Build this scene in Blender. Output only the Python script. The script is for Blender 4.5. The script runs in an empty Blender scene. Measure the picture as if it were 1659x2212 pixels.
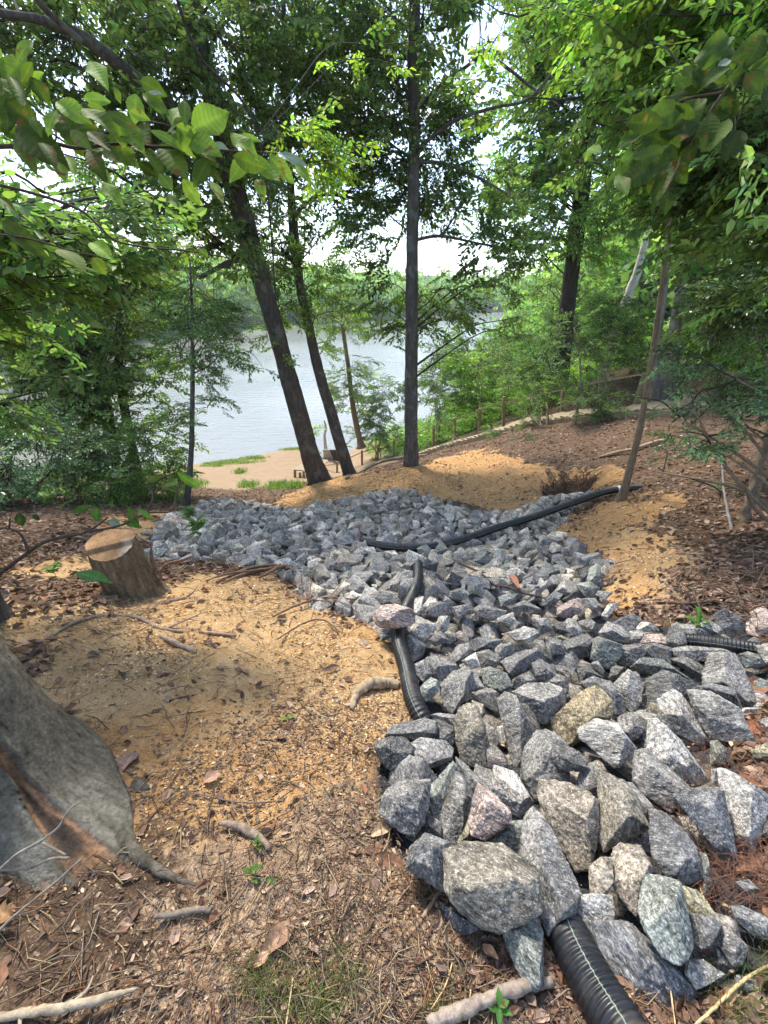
import bpy, math, random
import numpy as np
from mathutils import Vector, Matrix
PI = math.pi
random.seed(7)
RNG = np.random.default_rng(11)
# ------------------------------------------------------------------ camera, sky, sun, exposure
F = 900.0; CX = 829.5; CY = 1106.0; PITCH = math.radians(27.4)      # measured on a 1659 x 2212 copy of the photo
CAMZ = 0.0
cam_d = bpy.data.cameras.new("camera"); cam = bpy.data.objects.new("camera", cam_d)
bpy.context.scene.collection.objects.link(cam)
cam.location = (0, 0, CAMZ); cam.rotation_euler = (PI/2 - PITCH, 0, 0)
cam_d.sensor_fit = 'VERTICAL'; cam_d.sensor_height = 24.0; cam_d.lens = 24.0*F/2212.0
cam_d.clip_start = 0.05; cam_d.clip_end = 3000
S = bpy.context.scene; S.camera = cam
SUN_EL = math.radians(54); SUN_AZ = math.radians(-28)               # azimuth from +Y towards +X
W = bpy.data.worlds.new("World"); S.world = W; W.use_nodes = True
def build_world():
    nt = W.node_tree; nt.nodes.clear()
    N = nt.nodes.new; L = nt.links.new
    out = N('ShaderNodeOutputWorld'); bg = N('ShaderNodeBackground'); bg.inputs['Strength'].default_value = 0.15
    sky = N('ShaderNodeTexSky'); sky.sky_type = 'NISHITA'; sky.sun_disc = False
    sky.sun_elevation = SUN_EL; sky.sun_rotation = SUN_AZ; sky.air_density = 1.0; sky.dust_density = 1.2
    tc = N('ShaderNodeTexCoord'); mp = N('ShaderNodeMapping'); mp.inputs['Scale'].default_value = (1, 1, 2.2)
    nz = N('ShaderNodeTexNoise'); nz.inputs['Scale'].default_value = 2.6; nz.inputs['Detail'].default_value = 7; nz.inputs['Roughness'].default_value = .6
    cr = N('ShaderNodeValToRGB'); cr.color_ramp.elements[0].position = .55; cr.color_ramp.elements[1].position = .66
    nz2 = N('ShaderNodeTexNoise'); nz2.inputs['Scale'].default_value = 5; nz2.inputs['Detail'].default_value = 4
    cc = N('ShaderNodeValToRGB')
    cc.color_ramp.elements[0].color = (3.1, 3.05, 2.95, 1); cc.color_ramp.elements[1].color = (5.3, 5.15, 4.9, 1)
    cc.color_ramp.elements[0].position = .35; cc.color_ramp.elements[1].position = .6
    mx = N('ShaderNodeMix'); mx.data_type = 'RGBA'
    L(tc.outputs['Generated'], mp.inputs['Vector']); L(mp.outputs[0], nz.inputs['Vector']); L(mp.outputs[0], nz2.inputs['Vector'])
    L(nz.outputs['Fac'], cr.inputs[0]); L(nz2.outputs['Fac'], cc.inputs[0])
    L(cr.outputs[0], mx.inputs[0]); L(sky.outputs[0], mx.inputs[6]); L(cc.outputs[0], mx.inputs[7])
    L(mx.outputs[2], bg.inputs['Color']); L(bg.outputs[0], out.inputs[0])
build_world()
sd = bpy.data.lights.new("sun", 'SUN'); sd.energy = 2.3; sd.angle = math.radians(8); sd.color = (1, .93, .82)
so = bpy.data.objects.new("sun", sd); S.collection.objects.link(so)
sdir = Vector((math.sin(SUN_AZ)*math.cos(SUN_EL), math.cos(SUN_AZ)*math.cos(SUN_EL), math.sin(SUN_EL)))
so.rotation_euler = sdir.to_track_quat('Z', 'Y').to_euler(); so.location = (0, 0, 30)
S.view_settings.view_transform = 'Standard'; S.view_settings.look = 'None'; S.view_settings.gamma = 1; S.view_settings.exposure = 1.6
S.render.engine = 'CYCLES'
cy = S.cycles; cy.max_bounces = 6; cy.diffuse_bounces = 3; cy.glossy_bounces = 2; cy.transmission_bounces = 4; cy.transparent_max_bounces = 4
cy.volume_bounces = 0; cy.sample_clamp_indirect = 4; cy.use_denoising = True; cy.use_adaptive_sampling = True; cy.adaptive_threshold = 0.03
cy.caustics_reflective = False; cy.caustics_refractive = False

HAZE = 0.0006
# ------------------------------------------------------------------ helpers
def lin(h):
    h = h.lstrip('#'); c = [int(h[i:i+2], 16)/255 for i in (0, 2, 4)]
    return tuple(((v+.055)/1.055)**2.4 if v > .04045 else v/12.92 for v in c)
cp, sp_ = math.cos(PITCH), math.sin(PITCH)
def ray(px, py):
    u = (px-CX)/F; v = (py-CY)/F
    return np.array([u, cp - v*sp_, -sp_ - v*cp])                    # t = depth along the optical axis
def PD(px, py, D):                                                   # point at horizontal distance D
    d = ray(px, py); return d*(D/math.hypot(d[0], d[1]))
def PT(px, py, t): return ray(px, py)*t
def PH(px, py, h):                                                   # point h below the camera
    d = ray(px, py); return d*(h/-d[2])
def proj(p):
    x, y, z = p[..., 0], p[..., 1], p[..., 2]
    t = y*cp - z*sp_; v = -(y*sp_ + z*cp)/np.maximum(t, 1e-3)
    return CX + F*x/np.maximum(t, 1e-3), CY + F*v, t
def _h(ix, iy, iz, s):
    n = (ix*374761393 + iy*668265263 + iz*2147483647 + s*974634777) & 0xffffffff
    n = ((n ^ (n >> 13))*1274126177) & 0xffffffff
    n = ((n ^ (n >> 16))*2246822519) & 0xffffffff
    return ((n ^ (n >> 15)) & 0xffffff)/float(0xffffff)
def vnoise(p, seed=0):
    p = np.asarray(p, float); i = np.floor(p).astype(np.int64); f = p - i; f = f*f*(3-2*f)
    r = 0
    for dx in (0, 1):
        wx = f[:, 0] if dx else 1-f[:, 0]
        for dy in (0, 1):
            wy = f[:, 1] if dy else 1-f[:, 1]
            for dz in (0, 1):
                wz = f[:, 2] if dz else 1-f[:, 2]
                r = r + wx*wy*wz*_h(i[:, 0]+dx, i[:, 1]+dy, i[:, 2]+dz, seed)
    return r*2-1
def fbm(p, octv=4, seed=0, rough=.5):
    a, r, q = 1., 0, np.asarray(p, float)
    for k in range(octv):
        r = r + a*vnoise(q, seed+k); q = q*2.03+5.7; a *= rough
    return r
class MB:
    def __init__(s): s.v = []; s.f = []; s.c = []; s.n = 0
    def add(s, v, faces, col=None, mi=0):
        v = np.asarray(v, float); s.v.append(v)
        if col is None: col = (1, 1, 1)
        col = np.asarray(col, float)
        if col.ndim == 1: col = np.tile(col, (len(v), 1))
        s.c.append(col)
        if not isinstance(faces, list): faces = [faces]
        for f in faces:
            f = np.asarray(f, np.int64); s.f.append((f + s.n, mi if np.isscalar(mi) else np.asarray(mi)))
        s.n += len(v)
def build(name, mb, mats, parent=None, smooth=True, color=True, origin=None):
    v = np.concatenate(mb.v)
    off = np.array(parent.location) if parent is not None and parent.parent is None else np.zeros(3)
    if parent is not None and parent.get('_org'): off = np.array(parent['_org'])
    loc = np.zeros(3)
    if origin is not None: loc = np.array(origin) - off; 
    vv = v - off - loc
    me = bpy.data.meshes.new(name)
    me.vertices.add(len(vv)); me.vertices.foreach_set('co', vv.astype(np.float32).ravel())
    nl = sum(f.size for f, _ in mb.f); npol = sum(len(f) for f, _ in mb.f)
    me.loops.add(nl); me.polygons.add(npol)
    me.loops.foreach_set('vertex_index', np.concatenate([f.ravel() for f, _ in mb.f]).astype(np.int32))
    tot = np.concatenate([np.full(len(f), f.shape[1]) for f, _ in mb.f]).astype(np.int32)
    st = np.concatenate([[0], np.cumsum(tot)[:-1]]).astype(np.int32)
    me.polygons.foreach_set('loop_start', st); me.polygons.foreach_set('loop_total', tot)
    mi = np.concatenate([np.full(len(f), m) if np.isscalar(m) else m for f, m in mb.f]).astype(np.int32)
    me.polygons.foreach_set('material_index', mi)
    me.polygons.foreach_set('use_smooth', np.full(npol, smooth))
    if color:
        at = me.color_attributes.new('Col', 'FLOAT_COLOR', 'POINT')
        c = np.concatenate(mb.c); c = np.concatenate([c, np.ones((len(c), 1))], 1)
        at.data.foreach_set('color', c.astype(np.float32).ravel())
    me.update(calc_edges=True); me.validate()
    for m in (mats if isinstance(mats, (list, tuple)) else [mats]): me.materials.append(m)
    o = bpy.data.objects.new(name, me); S.collection.objects.link(o); o.location = loc
    if parent is not None: o.parent = parent
    return o
def tag(o, label=None, cat=None, group=None, kind=None):
    if label: o['label'] = label
    if cat: o['category'] = cat
    if group: o['group'] = group
    if kind: o['kind'] = kind
    return o
def thing(name, label, cat, loc, group=None):
    o = bpy.data.objects.new(name, None); S.collection.objects.link(o); o.location = tuple(float(a) for a in loc)
    o.empty_display_size = .1
    return tag(o, label, cat, group)
def catmull(pts, n):
    pts = np.asarray(pts, float)
    if len(pts) == 2: return pts[0]+(pts[1]-pts[0])*np.linspace(0, 1, n)[:, None]
    P = np.vstack([2*pts[0]-pts[1], pts, 2*pts[-1]-pts[-2]])
    seg = np.linalg.norm(np.diff(pts[:, :3], axis=0), axis=1); cum = np.concatenate([[0], np.cumsum(seg)])
    s = np.linspace(0, cum[-1], n); k = np.clip(np.searchsorted(cum, s, 'right')-1, 0, len(pts)-2)
    t = ((s-cum[k])/np.maximum(seg[k], 1e-9))[:, None]
    p0, p1, p2, p3 = P[k], P[k+1], P[k+2], P[k+3]
    return .5*((2*p1)+(-p0+p2)*t+(2*p0-5*p1+4*p2-p3)*t*t+(-p0+3*p1-3*p2+p3)*t**3)
def frames(pts):
    T = np.gradient(pts, axis=0); T /= np.linalg.norm(T, axis=1)[:, None]+1e-12
    a = np.array([0, 0, 1.]) if abs(T[0, 2]) < .9 else np.array([1., 0, 0])
    n = np.cross(T[0], a); n /= np.linalg.norm(n); Ns = [n]
    for i in range(1, len(pts)):
        n = Ns[-1] - T[i]*np.dot(Ns[-1], T[i]); n /= np.linalg.norm(n)+1e-12; Ns.append(n)
    Ns = np.array(Ns); return T, Ns, np.cross(T, Ns)
def tube_vf(pts, rad, seg=8, cap=True, noise=0, seed=0, nscale=8):
    pts = np.asarray(pts, float); n = len(pts); rad = np.broadcast_to(rad, (n,))
    T, A, B = frames(pts); th = np.arange(seg)*2*PI/seg
    d = A[:, None]*np.cos(th)[None, :, None] + B[:, None]*np.sin(th)[None, :, None]
    r = rad[:, None]*np.ones(seg)
    if noise:
        q = (pts[:, None]+d*rad[:, None, None]).reshape(-1, 3)
        r = r*(1+noise*fbm(q*nscale, 3, seed).reshape(n, seg))
    v = (pts[:, None]+d*r[..., None]).reshape(-1, 3)
    i = np.arange(n-1)[:, None]*seg; j = np.arange(seg)[None]; j2 = (j+1) % seg
    f = np.stack([i+j, i+j2, i+seg+j2, i+seg+j], -1).reshape(-1, 4)
    fs = [f]
    if cap:
        v = np.vstack([v, pts[:1], pts[-1:]]); c0, c1 = n*seg, n*seg+1; jj = np.arange(seg); j2 = (jj+1) % seg
        fs.append(np.stack([np.full(seg, c0), j2, jj], -1)); b = (n-1)*seg
        fs.append(np.stack([np.full(seg, c1), b+jj, b+j2], -1))
    return v, fs
def tube(mb, pts, rad, seg=8, n=None, col=None, mi=0, **k):
    pts = np.asarray(pts, float)
    if n:
        q = np.hstack([pts, np.broadcast_to(rad, (len(pts),))[:, None]]); q = catmull(q, n); pts = q[:, :3]; rad = np.maximum(q[:, 3], .0005)
    v, f = tube_vf(pts, rad, seg, **k); mb.add(v, f, col, mi)
def box(mb, a, b, w, h, up=(0, 0, 1), col=None, mi=0):               # a bar from a to b
    a = np.array(a, float); b = np.array(b, float); t = b-a; t /= np.linalg.norm(t)
    s = np.cross(t, up); s /= np.linalg.norm(s); u = np.cross(s, t)
    v = [p+s*x*w/2+u*y*h/2 for p in (a, b) for x, y in ((-1, -1), (1, -1), (1, 1), (-1, 1))]
    mb.add(v, np.array([[0, 1, 2, 3], [7, 6, 5, 4], [0, 4, 5, 1], [1, 5, 6, 2], [2, 6, 7, 3], [3, 7, 4, 0]]), col, mi)

# ------------------------------------------------------------------ materials
def newmat(name):
    m = bpy.data.materials.new(name); m.use_nodes = True; nt = m.node_tree; nt.nodes.clear()
    return m, nt, nt.nodes.new, nt.links.new
def ramp(N, pts):
    r = N('ShaderNodeValToRGB'); e = r.color_ramp.elements
    while len(e) < len(pts): e.new(.5)
    for k, (p, c) in enumerate(pts):
        e[k].position = p; e[k].color = (*(c if not np.isscalar(c) else (c, c, c)), 1)
    return r
def mixc(N, L, a, b, f, mode='MIX'):
    m = N('ShaderNodeMix'); m.data_type = 'RGBA'; m.blend_type = mode
    for s, i in ((a, 6), (b, 7), (f, 0)):
        if isinstance(s, bpy.types.NodeSocket): L(s, m.inputs[i])
        elif i == 0: m.inputs[0].default_value = s
        else: m.inputs[i].default_value = (*s, 1)
    return m.outputs[2]
def mathn(N, L, op, a, b=None):
    m = N('ShaderNodeMath'); m.operation = op
    for s, i in ((a, 0), (b, 1)):
        if s is None: continue
        if isinstance(s, bpy.types.NodeSocket): L(s, m.inputs[i])
        else: m.inputs[i].default_value = s
    return m.outputs[0]
def noise(N, L, vec, scale, detail=4, rough=.55):
    n = N('ShaderNodeTexNoise'); n.inputs['Scale'].default_value = scale; n.inputs['Detail'].default_value = detail
    n.inputs['Roughness'].default_value = rough
    if vec: L(vec, n.inputs['Vector'])
    return n.outputs['Fac']
def finish(N, L, col, rough=.9, bump=None, dist=.01, strength=.6, spec=.3, coat=None):
    p = N('ShaderNodeBsdfPrincipled'); o = N('ShaderNodeOutputMaterial')
    if isinstance(col, bpy.types.NodeSocket): L(col, p.inputs['Base Color'])
    else: p.inputs['Base Color'].default_value = (*col, 1)
    if isinstance(rough, bpy.types.NodeSocket): L(rough, p.inputs['Roughness'])
    else: p.inputs['Roughness'].default_value = rough
    p.inputs['Specular IOR Level'].default_value = spec
    if bump:
        b = N('ShaderNodeBump'); b.inputs['Distance'].default_value = dist; b.inputs['Strength'].default_value = strength
        L(bump, b.inputs['Height']); L(b.outputs[0], p.inputs['Normal'])
    L(p.outputs[0], o.inputs[0]); return p
def rock_mat(name, use_attr):
    m, nt, N, L = newmat(name)
    geo = N('ShaderNodeNewGeometry'); oi = N('ShaderNodeObjectInfo')
    at = N('ShaderNodeAttribute'); at.attribute_name = 'Col'
    tint = at.outputs['Color'] if use_attr else oi.outputs['Color']
    if use_attr:
        rnd = mathn(N, L, 'FRACT', mathn(N, L, 'MULTIPLY', at.outputs['Fac'], 91.7))
    else: rnd = oi.outputs['Random']
    ang = mathn(N, L, 'MULTIPLY', rnd, 6.28)
    vr = N('ShaderNodeVectorRotate'); vr.rotation_type = 'AXIS_ANGLE'; vr.inputs['Axis'].default_value = (.6, .5, .3)
    L(geo.outputs['Position'], vr.inputs['Vector']); L(ang, vr.inputs['Angle'])
    mp = N('ShaderNodeMapping'); L(vr.outputs[0], mp.inputs['Vector']); mp.inputs['Scale'].default_value = (1, 1, .33)
    # foliation, blotches and mica speckle
    n1 = noise(N, L, mp.outputs[0], 75, 5, .7)
    n2 = noise(N, L, vr.outputs[0], 210, 2, .6)
    n3 = noise(N, L, mp.outputs[0], 11, 3, .6)
    f = mathn(N, L, 'ADD', mathn(N, L, 'MULTIPLY', n1, .62), mathn(N, L, 'MULTIPLY', n2, .38))
    f = mathn(N, L, 'ADD', f, mathn(N, L, 'MULTIPLY', mathn(N, L, 'SUBTRACT', n3, .5), .30))
    r = ramp(N, [(.36, (.040, .040, .040)), (.455, (.115, .115, .11)), (.53, (.215, .215, .205)), (.62, (.43, .43, .42))]); L(f, r.inputs[0])
    c = mixc(N, L, r.outputs[0], tint, 1.0, 'MULTIPLY')
    fl = ramp(N, [(.60, 0.), (.68, .7)]); L(noise(N, L, mp.outputs[0], 160, 2, .7), fl.inputs[0]); c = mixc(N, L, c, mixc(N, L, (.62, .61, .58), tint, .5, 'MULTIPLY'), fl.outputs[0])
    # weathering stains
    n4 = noise(N, L, vr.outputs[0], 5, 4, .65)
    st = ramp(N, [(.56, 0.), (.72, .55)]); L(n4, st.inputs[0])
    c = mixc(N, L, c, mixc(N, L, c, (.75, .62, .38), 1.0, 'MULTIPLY'), st.outputs[0])
    h = mathn(N, L, 'ADD', mathn(N, L, 'MULTIPLY', n1, .6), mathn(N, L, 'MULTIPLY', noise(N, L, mp.outputs[0], 28, 5, .65), 1.0))
    finish(N, L, c, .72, h, .014, .8, .35)
    return m
M_ROCK = rock_mat('granite', False); M_ROCK2 = rock_mat('granite_rubble', True)
def ground_mat():
    m, nt, N, L = newmat('soil')
    geo = N('ShaderNodeNewGeometry'); P = geo.outputs['Position']
    at = N('ShaderNodeAttribute'); at.attribute_name = 'Col'; sep = N('ShaderNodeSeparateColor'); L(at.outputs['Color'], sep.inputs[0])
    at2 = N('ShaderNodeAttribute'); at2.attribute_name = 'Zone'; sep2 = N('ShaderNodeSeparateColor'); L(at2.outputs['Color'], sep2.inputs[0])
    nb = noise(N, L, P, 2.2, 6, .65); nm = noise(N, L, P, 14, 6, .7); nf = noise(N, L, P, 95, 4, .7); ng = noise(N, L, P, 320, 2, .6)
    # forest duff
    d = ramp(N, [(.3, (.035, .022, .014)), (.5, (.115, .073, .045)), (.62, (.22, .15, .095)), (.75, (.36, .27, .19))])
    L(mathn(N, L, 'ADD', mathn(N, L, 'MULTIPLY', nm, .5), mathn(N, L, 'MULTIPLY', nf, .5)), d.inputs[0])
    # orange sandy clay
    cl = ramp(N, [(.30, (.22, .12, .05)), (.45, (.43, .265, .12)), (.58, (.56, .39, .205)), (.72, (.66, .52, .34))])
    L(mathn(N, L, 'ADD', mathn(N, L, 'MULTIPLY', nm, .42), mathn(N, L, 'ADD', mathn(N, L, 'MULTIPLY', nf, .45), mathn(N, L, 'MULTIPLY', nb, .13))), cl.inputs[0])
    npz = noise(N, L, P, 1.7, 5, .6); orr = ramp(N, [(.50, 0.), (.66, .5)]); L(npz, orr.inputs[0])
    clc = mixc(N, L, cl.outputs[0], mixc(N, L, cl.outputs[0], (1.0, .72, .42), 1.0, 'MULTIPLY'), orr.outputs[0])
    tan_ = ramp(N, [(.33, (.10, .06, .035)), (.5, (.34, .23, .14)), (.66, (.58, .45, .31))]); L(mathn(N, L, 'ADD', mathn(N, L, 'MULTIPLY', nf, .6), mathn(N, L, 'MULTIPLY', nm, .4)), tan_.inputs[0])
    be = ramp(N, [(.3, (.23, .155, .09)), (.6, (.33, .235, .145))]); L(mathn(N, L, 'ADD', mathn(N, L, 'MULTIPLY', nb, .5), mathn(N, L, 'MULTIPLY', nm, .5)), be.inputs[0])
    gr = ramp(N, [(.35, (.02, .02, .022)), (.6, (.075, .075, .075)), (.75, (.2, .2, .2))]); L(nf, gr.inputs[0])
    def brk(sock, k=.55):
        k = k*1.35; a = mathn(N, L, 'ADD', sock, mathn(N, L, 'MULTIPLY', mathn(N, L, 'SUBTRACT', nm, .5), k))
        r = ramp(N, [(.38, 0.), (.58, 1.)]); L(a, r.inputs[0]); return r.outputs[0]
    vg = ramp(N, [(.3, (.02, .035, .012)), (.7, (.07, .12, .03))]); L(nm, vg.inputs[0])
    c = mixc(N, L, d.outputs[0], tan_.outputs[0], brk(sep2.outputs[0], 1.1))
    c = mixc(N, L, c, clc, brk(sep.outputs[0], .8))
    c = mixc(N, L, c, mixc(N, L, cl.outputs[0], (.90, .80, .70), 1.0, 'MULTIPLY'), brk(sep2.outputs[1], .8))
    c = mixc(N, L, c, be.outputs[0], brk(sep.outputs[1], .5))
    c = mixc(N, L, c, gr.outputs[0], brk(sep.outputs[2], .4))
    c = mixc(N, L, c, vg.outputs[0], sep2.outputs[2])
    h = mathn(N, L, 'ADD', mathn(N, L, 'MULTIPLY', nm, 1.5), mathn(N, L, 'ADD', mathn(N, L, 'MULTIPLY', nf, .8), mathn(N, L, 'MULTIPLY', ng, .25)))
    finish(N, L, c, .95, h, .022, .8, .15)
    return m
M_SOIL = ground_mat()
def attr_mat(name, rough=.8, bump=0, bscale=60, spec=.25, mult=(1, 1, 1), trans=0, nvar=.25, nscale=30, bdist=.004):
    m, nt, N, L = newmat(name)
    at = N('ShaderNodeAttribute'); at.attribute_name = 'Col'; geo = N('ShaderNodeNewGeometry')
    n = noise(N, L, geo.outputs['Position'], nscale, 4, .6)
    r = ramp(N, [(.3, 1-nvar), (.7, 1+nvar)]); L(n, r.inputs[0])
    c = mixc(N, L, at.outputs['Color'], r.outputs[0], 1.0, 'MULTIPLY')
    p = finish(N, L, c, rough, noise(N, L, geo.outputs['Position'], bscale, 5, .65) if bump else None, bdist, bump, spec)
    if trans:
        t = N('ShaderNodeBsdfTranslucent'); L(mixc(N, L, c, (1.1, 1.2, .6), 1.0, 'MULTIPLY'), t.inputs[0])
        ms = N('ShaderNodeMixShader'); ms.inputs[0].default_value = trans
        L(p.outputs[0], ms.inputs[1]); L(t.outputs[0], ms.inputs[2])
        out = [x for x in nt.nodes if x.type == 'OUTPUT_MATERIAL'][0]; L(ms.outputs[0], out.inputs[0])
    return m
M_LEAF = attr_mat('leaf', .5, 0, 60, .3, trans=.55, nvar=.15, nscale=12)
M_GLOSSLEAF = attr_mat('glossy_leaf', .28, 0, 60, .5, trans=.25, nvar=.15, nscale=12)
M_DEAD = attr_mat('dead_leaf', .8, .5, 120, .2, trans=.12, nvar=.3, nscale=60)
M_CHIP = attr_mat('wood_chip', .9, .6, 200, .15, nvar=.35, nscale=120)
M_TWIG = attr_mat('twig_bark', .85, .7, 150, .2, nvar=.35, nscale=60)
def bark_mat(name, c0, c1, c2, sc=14, stretch=.18, dist=.02, lich=None):
    m, nt, N, L = newmat(name)
    geo = N('ShaderNodeNewGeometry'); mp = N('ShaderNodeMapping'); mp.inputs['Scale'].default_value = (1, 1, stretch)
    L(geo.outputs['Position'], mp.inputs['Vector'])
    n1 = noise(N, L, mp.outputs[0], sc, 6, .7); n2 = noise(N, L, geo.outputs['Position'], 3.5, 4, .6); n3 = noise(N, L, geo.outputs['Position'], 60, 3, .7)
    r = ramp(N, [(.3, c0), (.5, c1), (.7, c2)]); L(mathn(N, L, 'ADD', mathn(N, L, 'MULTIPLY', n1, .65), mathn(N, L, 'MULTIPLY', n3, .35)), r.inputs[0])
    c = r.outputs[0]
    if lich:
        k = ramp(N, [(.54, 0.), (.62, .75)]); L(n2, k.inputs[0]); c = mixc(N, L, c, lich, k.outputs[0])
    finish(N, L, c, .9, mathn(N, L, 'ADD', n1, mathn(N, L, 'MULTIPLY', n3, .3)), dist, .9, .2)
    return m
M_BARK = bark_mat('grey_bark', (.035, .030, .027), (.085, .075, .065), (.17, .155, .14), 16, .25, .015, (.16, .17, .15))
M_BARKD = bark_mat('dark_bark', (.022, .018, .016), (.055, .047, .040), (.11, .098, .085), 22, .12, .03)
M_BARKP = bark_mat('pale_bark', (.07, .06, .048), (.20, .175, .14), (.40, .36, .29), 9, .3, .02, (.34, .33, .28))
M_BARKT = bark_mat('tan_bark', (.10, .07, .045), (.20, .15, .10), (.30, .235, .165), 30, .3, .006)
M_SNAG = bark_mat('bare_dead_wood', (.30, .26, .22), (.48, .43, .38), (.62, .58, .53), 12, .2, .01)
def plank_mat(name, c0, c1):
    m, nt, N, L = newmat(name); geo = N('ShaderNodeNewGeometry')
    mp = N('ShaderNodeMapping'); mp.inputs['Scale'].default_value = (1, 6, 6); L(geo.outputs['Position'], mp.inputs['Vector'])
    n = noise(N, L, mp.outputs[0], 4, 5, .6); r = ramp(N, [(.3, c0), (.7, c1)]); L(n, r.inputs[0])
    finish(N, L, r.outputs[0], .8, n, .004, .5, .2); return m
M_PLANK = plank_mat('treated_pine', (.22, .17, .10), (.38, .31, .20)); M_POST = plank_mat('weathered_post', (.17, .125, .07), (.30, .23, .13))
def pipe_mat(name, base=.012, rough=.38):
    m, nt, N, L = newmat(name); geo = N('ShaderNodeNewGeometry')
    n = noise(N, L, geo.outputs['Position'], 9, 5, .7); dust = ramp(N, [(.5, 0.), (.75, .30)]); L(n, dust.inputs[0])
    nx = N('ShaderNodeSeparateXYZ'); L(geo.outputs['Normal'], nx.inputs[0])
    c = mixc(N, L, (base, base*1.05, base*1.15), (.20, .17, .13), dust.outputs[0])
    rr = ramp(N, [(.4, rough), (.7, rough+.25)]); L(n, rr.inputs[0])
    finish(N, L, c, rr.outputs[0], noise(N, L, geo.outputs['Position'], 140, 3, .6), .001, .4, .5); return m
M_PIPE = pipe_mat('black_polyethylene'); 
mm, nt, N, L = newmat('printed_stripe'); finish(N, L, (.22, .26, .20), .7, spec=.2); M_STRIPE = mm
mm, nt, N, L = newmat('white_tape'); finish(N, L, (.7, .7, .68), .6, spec=.3); M_TAPE = mm
# ------------------------------------------------------------------ terrain
WATER = -8.0
CTRL_H = [  # photo x, y, metres below the camera
 (0,2212,1.50),(400,2212,1.53),(829,2212,1.52),(1250,2212,1.55),(1659,2212,1.47),(0,2000,1.5),(1659,2000,1.47),
 (100,1900,1.52),(600,1900,1.56),(1000,1900,1.62),(1350,1900,1.62),(1640,1850,1.50),
 (200,1600,1.66),(0,1600,1.60),(600,1600,1.76),(1000,1600,1.88),(1400,1600,1.86),(1659,1600,1.68),
 (0,1400,1.72),(400,1400,1.88),(850,1400,2.05),(1200,1420,2.18),(1450,1420,2.12),(1640,1420,1.98),
 (0,1300,1.80),(290,1285,2.02),(700,1300,2.24),(1100,1300,2.38),(1290,1290,2.36),(1400,1290,2.14),(1640,1290,1.86),
 (100,1200,2.15),(500,1200,2.55),(900,1200,2.68),(1230,1210,2.68),(1330,1200,2.42),(1480,1180,2.18),(1640,1190,1.92),
 (0,1130,2.55),(330,1140,2.9),(600,1135,3.15),(900,1130,3.12),(1200,1130,2.95),(1300,1120,2.72),(1420,1110,2.44),
 (480,1085,3.9),(330,1110,3.3),(720,1085,3.36),(870,1072,3.25),(1110,1080,3.12),(1350,1065,2.62),(1600,1080,2.12),(1400,950,2.38),(1560,980,2.1),
 (1000,1010,3.30),(888,1008,3.42),(690,1042,4.6),(755,1027,4.3),(570,1093,3.95),(600,1050,5.5),(520,1060,5.8),
 (560,1010,7.3),(660,1034,6.5),(450,1050,6.0),(430,1001,7.9),(650,969,7.95),(0,1090,3.4),(200,1075,4.2),(120,1040,5.5),(250,1020,7.6),(60,1005,7.4)]
CTRL_D = [(901,988,15),(1013,957,13.2),(1135,920,12.3),(1220,912,11.8),(1290,909,11.5),(1492,893,11),(1600,870,11.5),
 (728,1021,19),(782,1004,18),(816,999,17.5),(851,990,17),(937,969,16),(983,953,15.3),(1036,937,14.8),(1142,914,13.6),(1216,900,13.2),(1294,886,12.8),(1371,879,12.3),
 (1430,862,14),(1600,790,20),(1215,850,18),(1370,740,22),(1130,870,20),(1480,800,16)]
ctrl = [PH(*c) for c in CTRL_H] + [PD(*c) for c in CTRL_D]
def AZ(az, D, z): a = math.radians(az); return np.array([D*math.sin(a), D*math.cos(a), z])
ctrl += [AZ(90,1,-1.45),AZ(-90,1,-1.5),AZ(180,1.5,-1.45),AZ(180,6,-1.2),AZ(120,6,-.9),AZ(-120,6,-1.3),AZ(90,5,-.9),AZ(-90,5,-2.0),AZ(60,8,-1.3),AZ(55,14,-1.0),
 AZ(-60,8,-3.2),AZ(-60,15,-6.5),AZ(-45,17,-7.6),AZ(-90,14,-5),AZ(90,14,0.5),AZ(0,30,-8.4),AZ(-10,27,-8.5),AZ(-25,26,-8.6),AZ(10,27,-7.9),AZ(20,30,-6.8),AZ(28,30,-5.2),AZ(38,30,-3.2),AZ(50,28,-1),AZ(180,20,.5),AZ(130,20,1.5),AZ(-130,20,-3)]
ctrl = np.array(ctrl)
def _tps(r2): return .5*r2*np.log(np.maximum(r2, 1e-9))
# work in a log-radius plane so near and far slopes are both smooth
def _warp(x, y):
    r = np.hypot(x, y); k = np.log1p(r/1.2)/np.maximum(r, 1e-6); return x*k, y*k
_wx, _wy = _warp(ctrl[:, 0], ctrl[:, 1]); _n = len(ctrl)
_K = _tps((_wx[:, None]-_wx)**2+(_wy[:, None]-_wy)**2) + np.eye(_n)*.0015
_Pm = np.stack([np.ones(_n), _wx, _wy], 1)
_A = np.block([[_K, _Pm], [_Pm.T, np.zeros((3, 3))]])
_sol = np.linalg.solve(_A, np.concatenate([ctrl[:, 2], [0, 0, 0]]))
_AZT = np.array([-180, -100, -60, -45, -30, -20, -10, 0, 6, 12, 18, 25, 32, 45, 90, 180.])
_NEAR = np.array([400, 60, 20, 20, 22, 23, 24, 25, 29, 36, 48, 70, 300, 400, 400, 400.])
_FARD = np.array([401, 70, 75, 85, 100, 125, 150, 175, 215, 260, 275, 285, 301, 401, 401, 401.])
def smooth(a, b, x): t = np.clip((x-a)/(b-a), 0, 1); return t*t*(3-2*t)
PIT = PH(1232, 1052, 2.98)
MND = PH(1385, 1100, 2.5)
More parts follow.
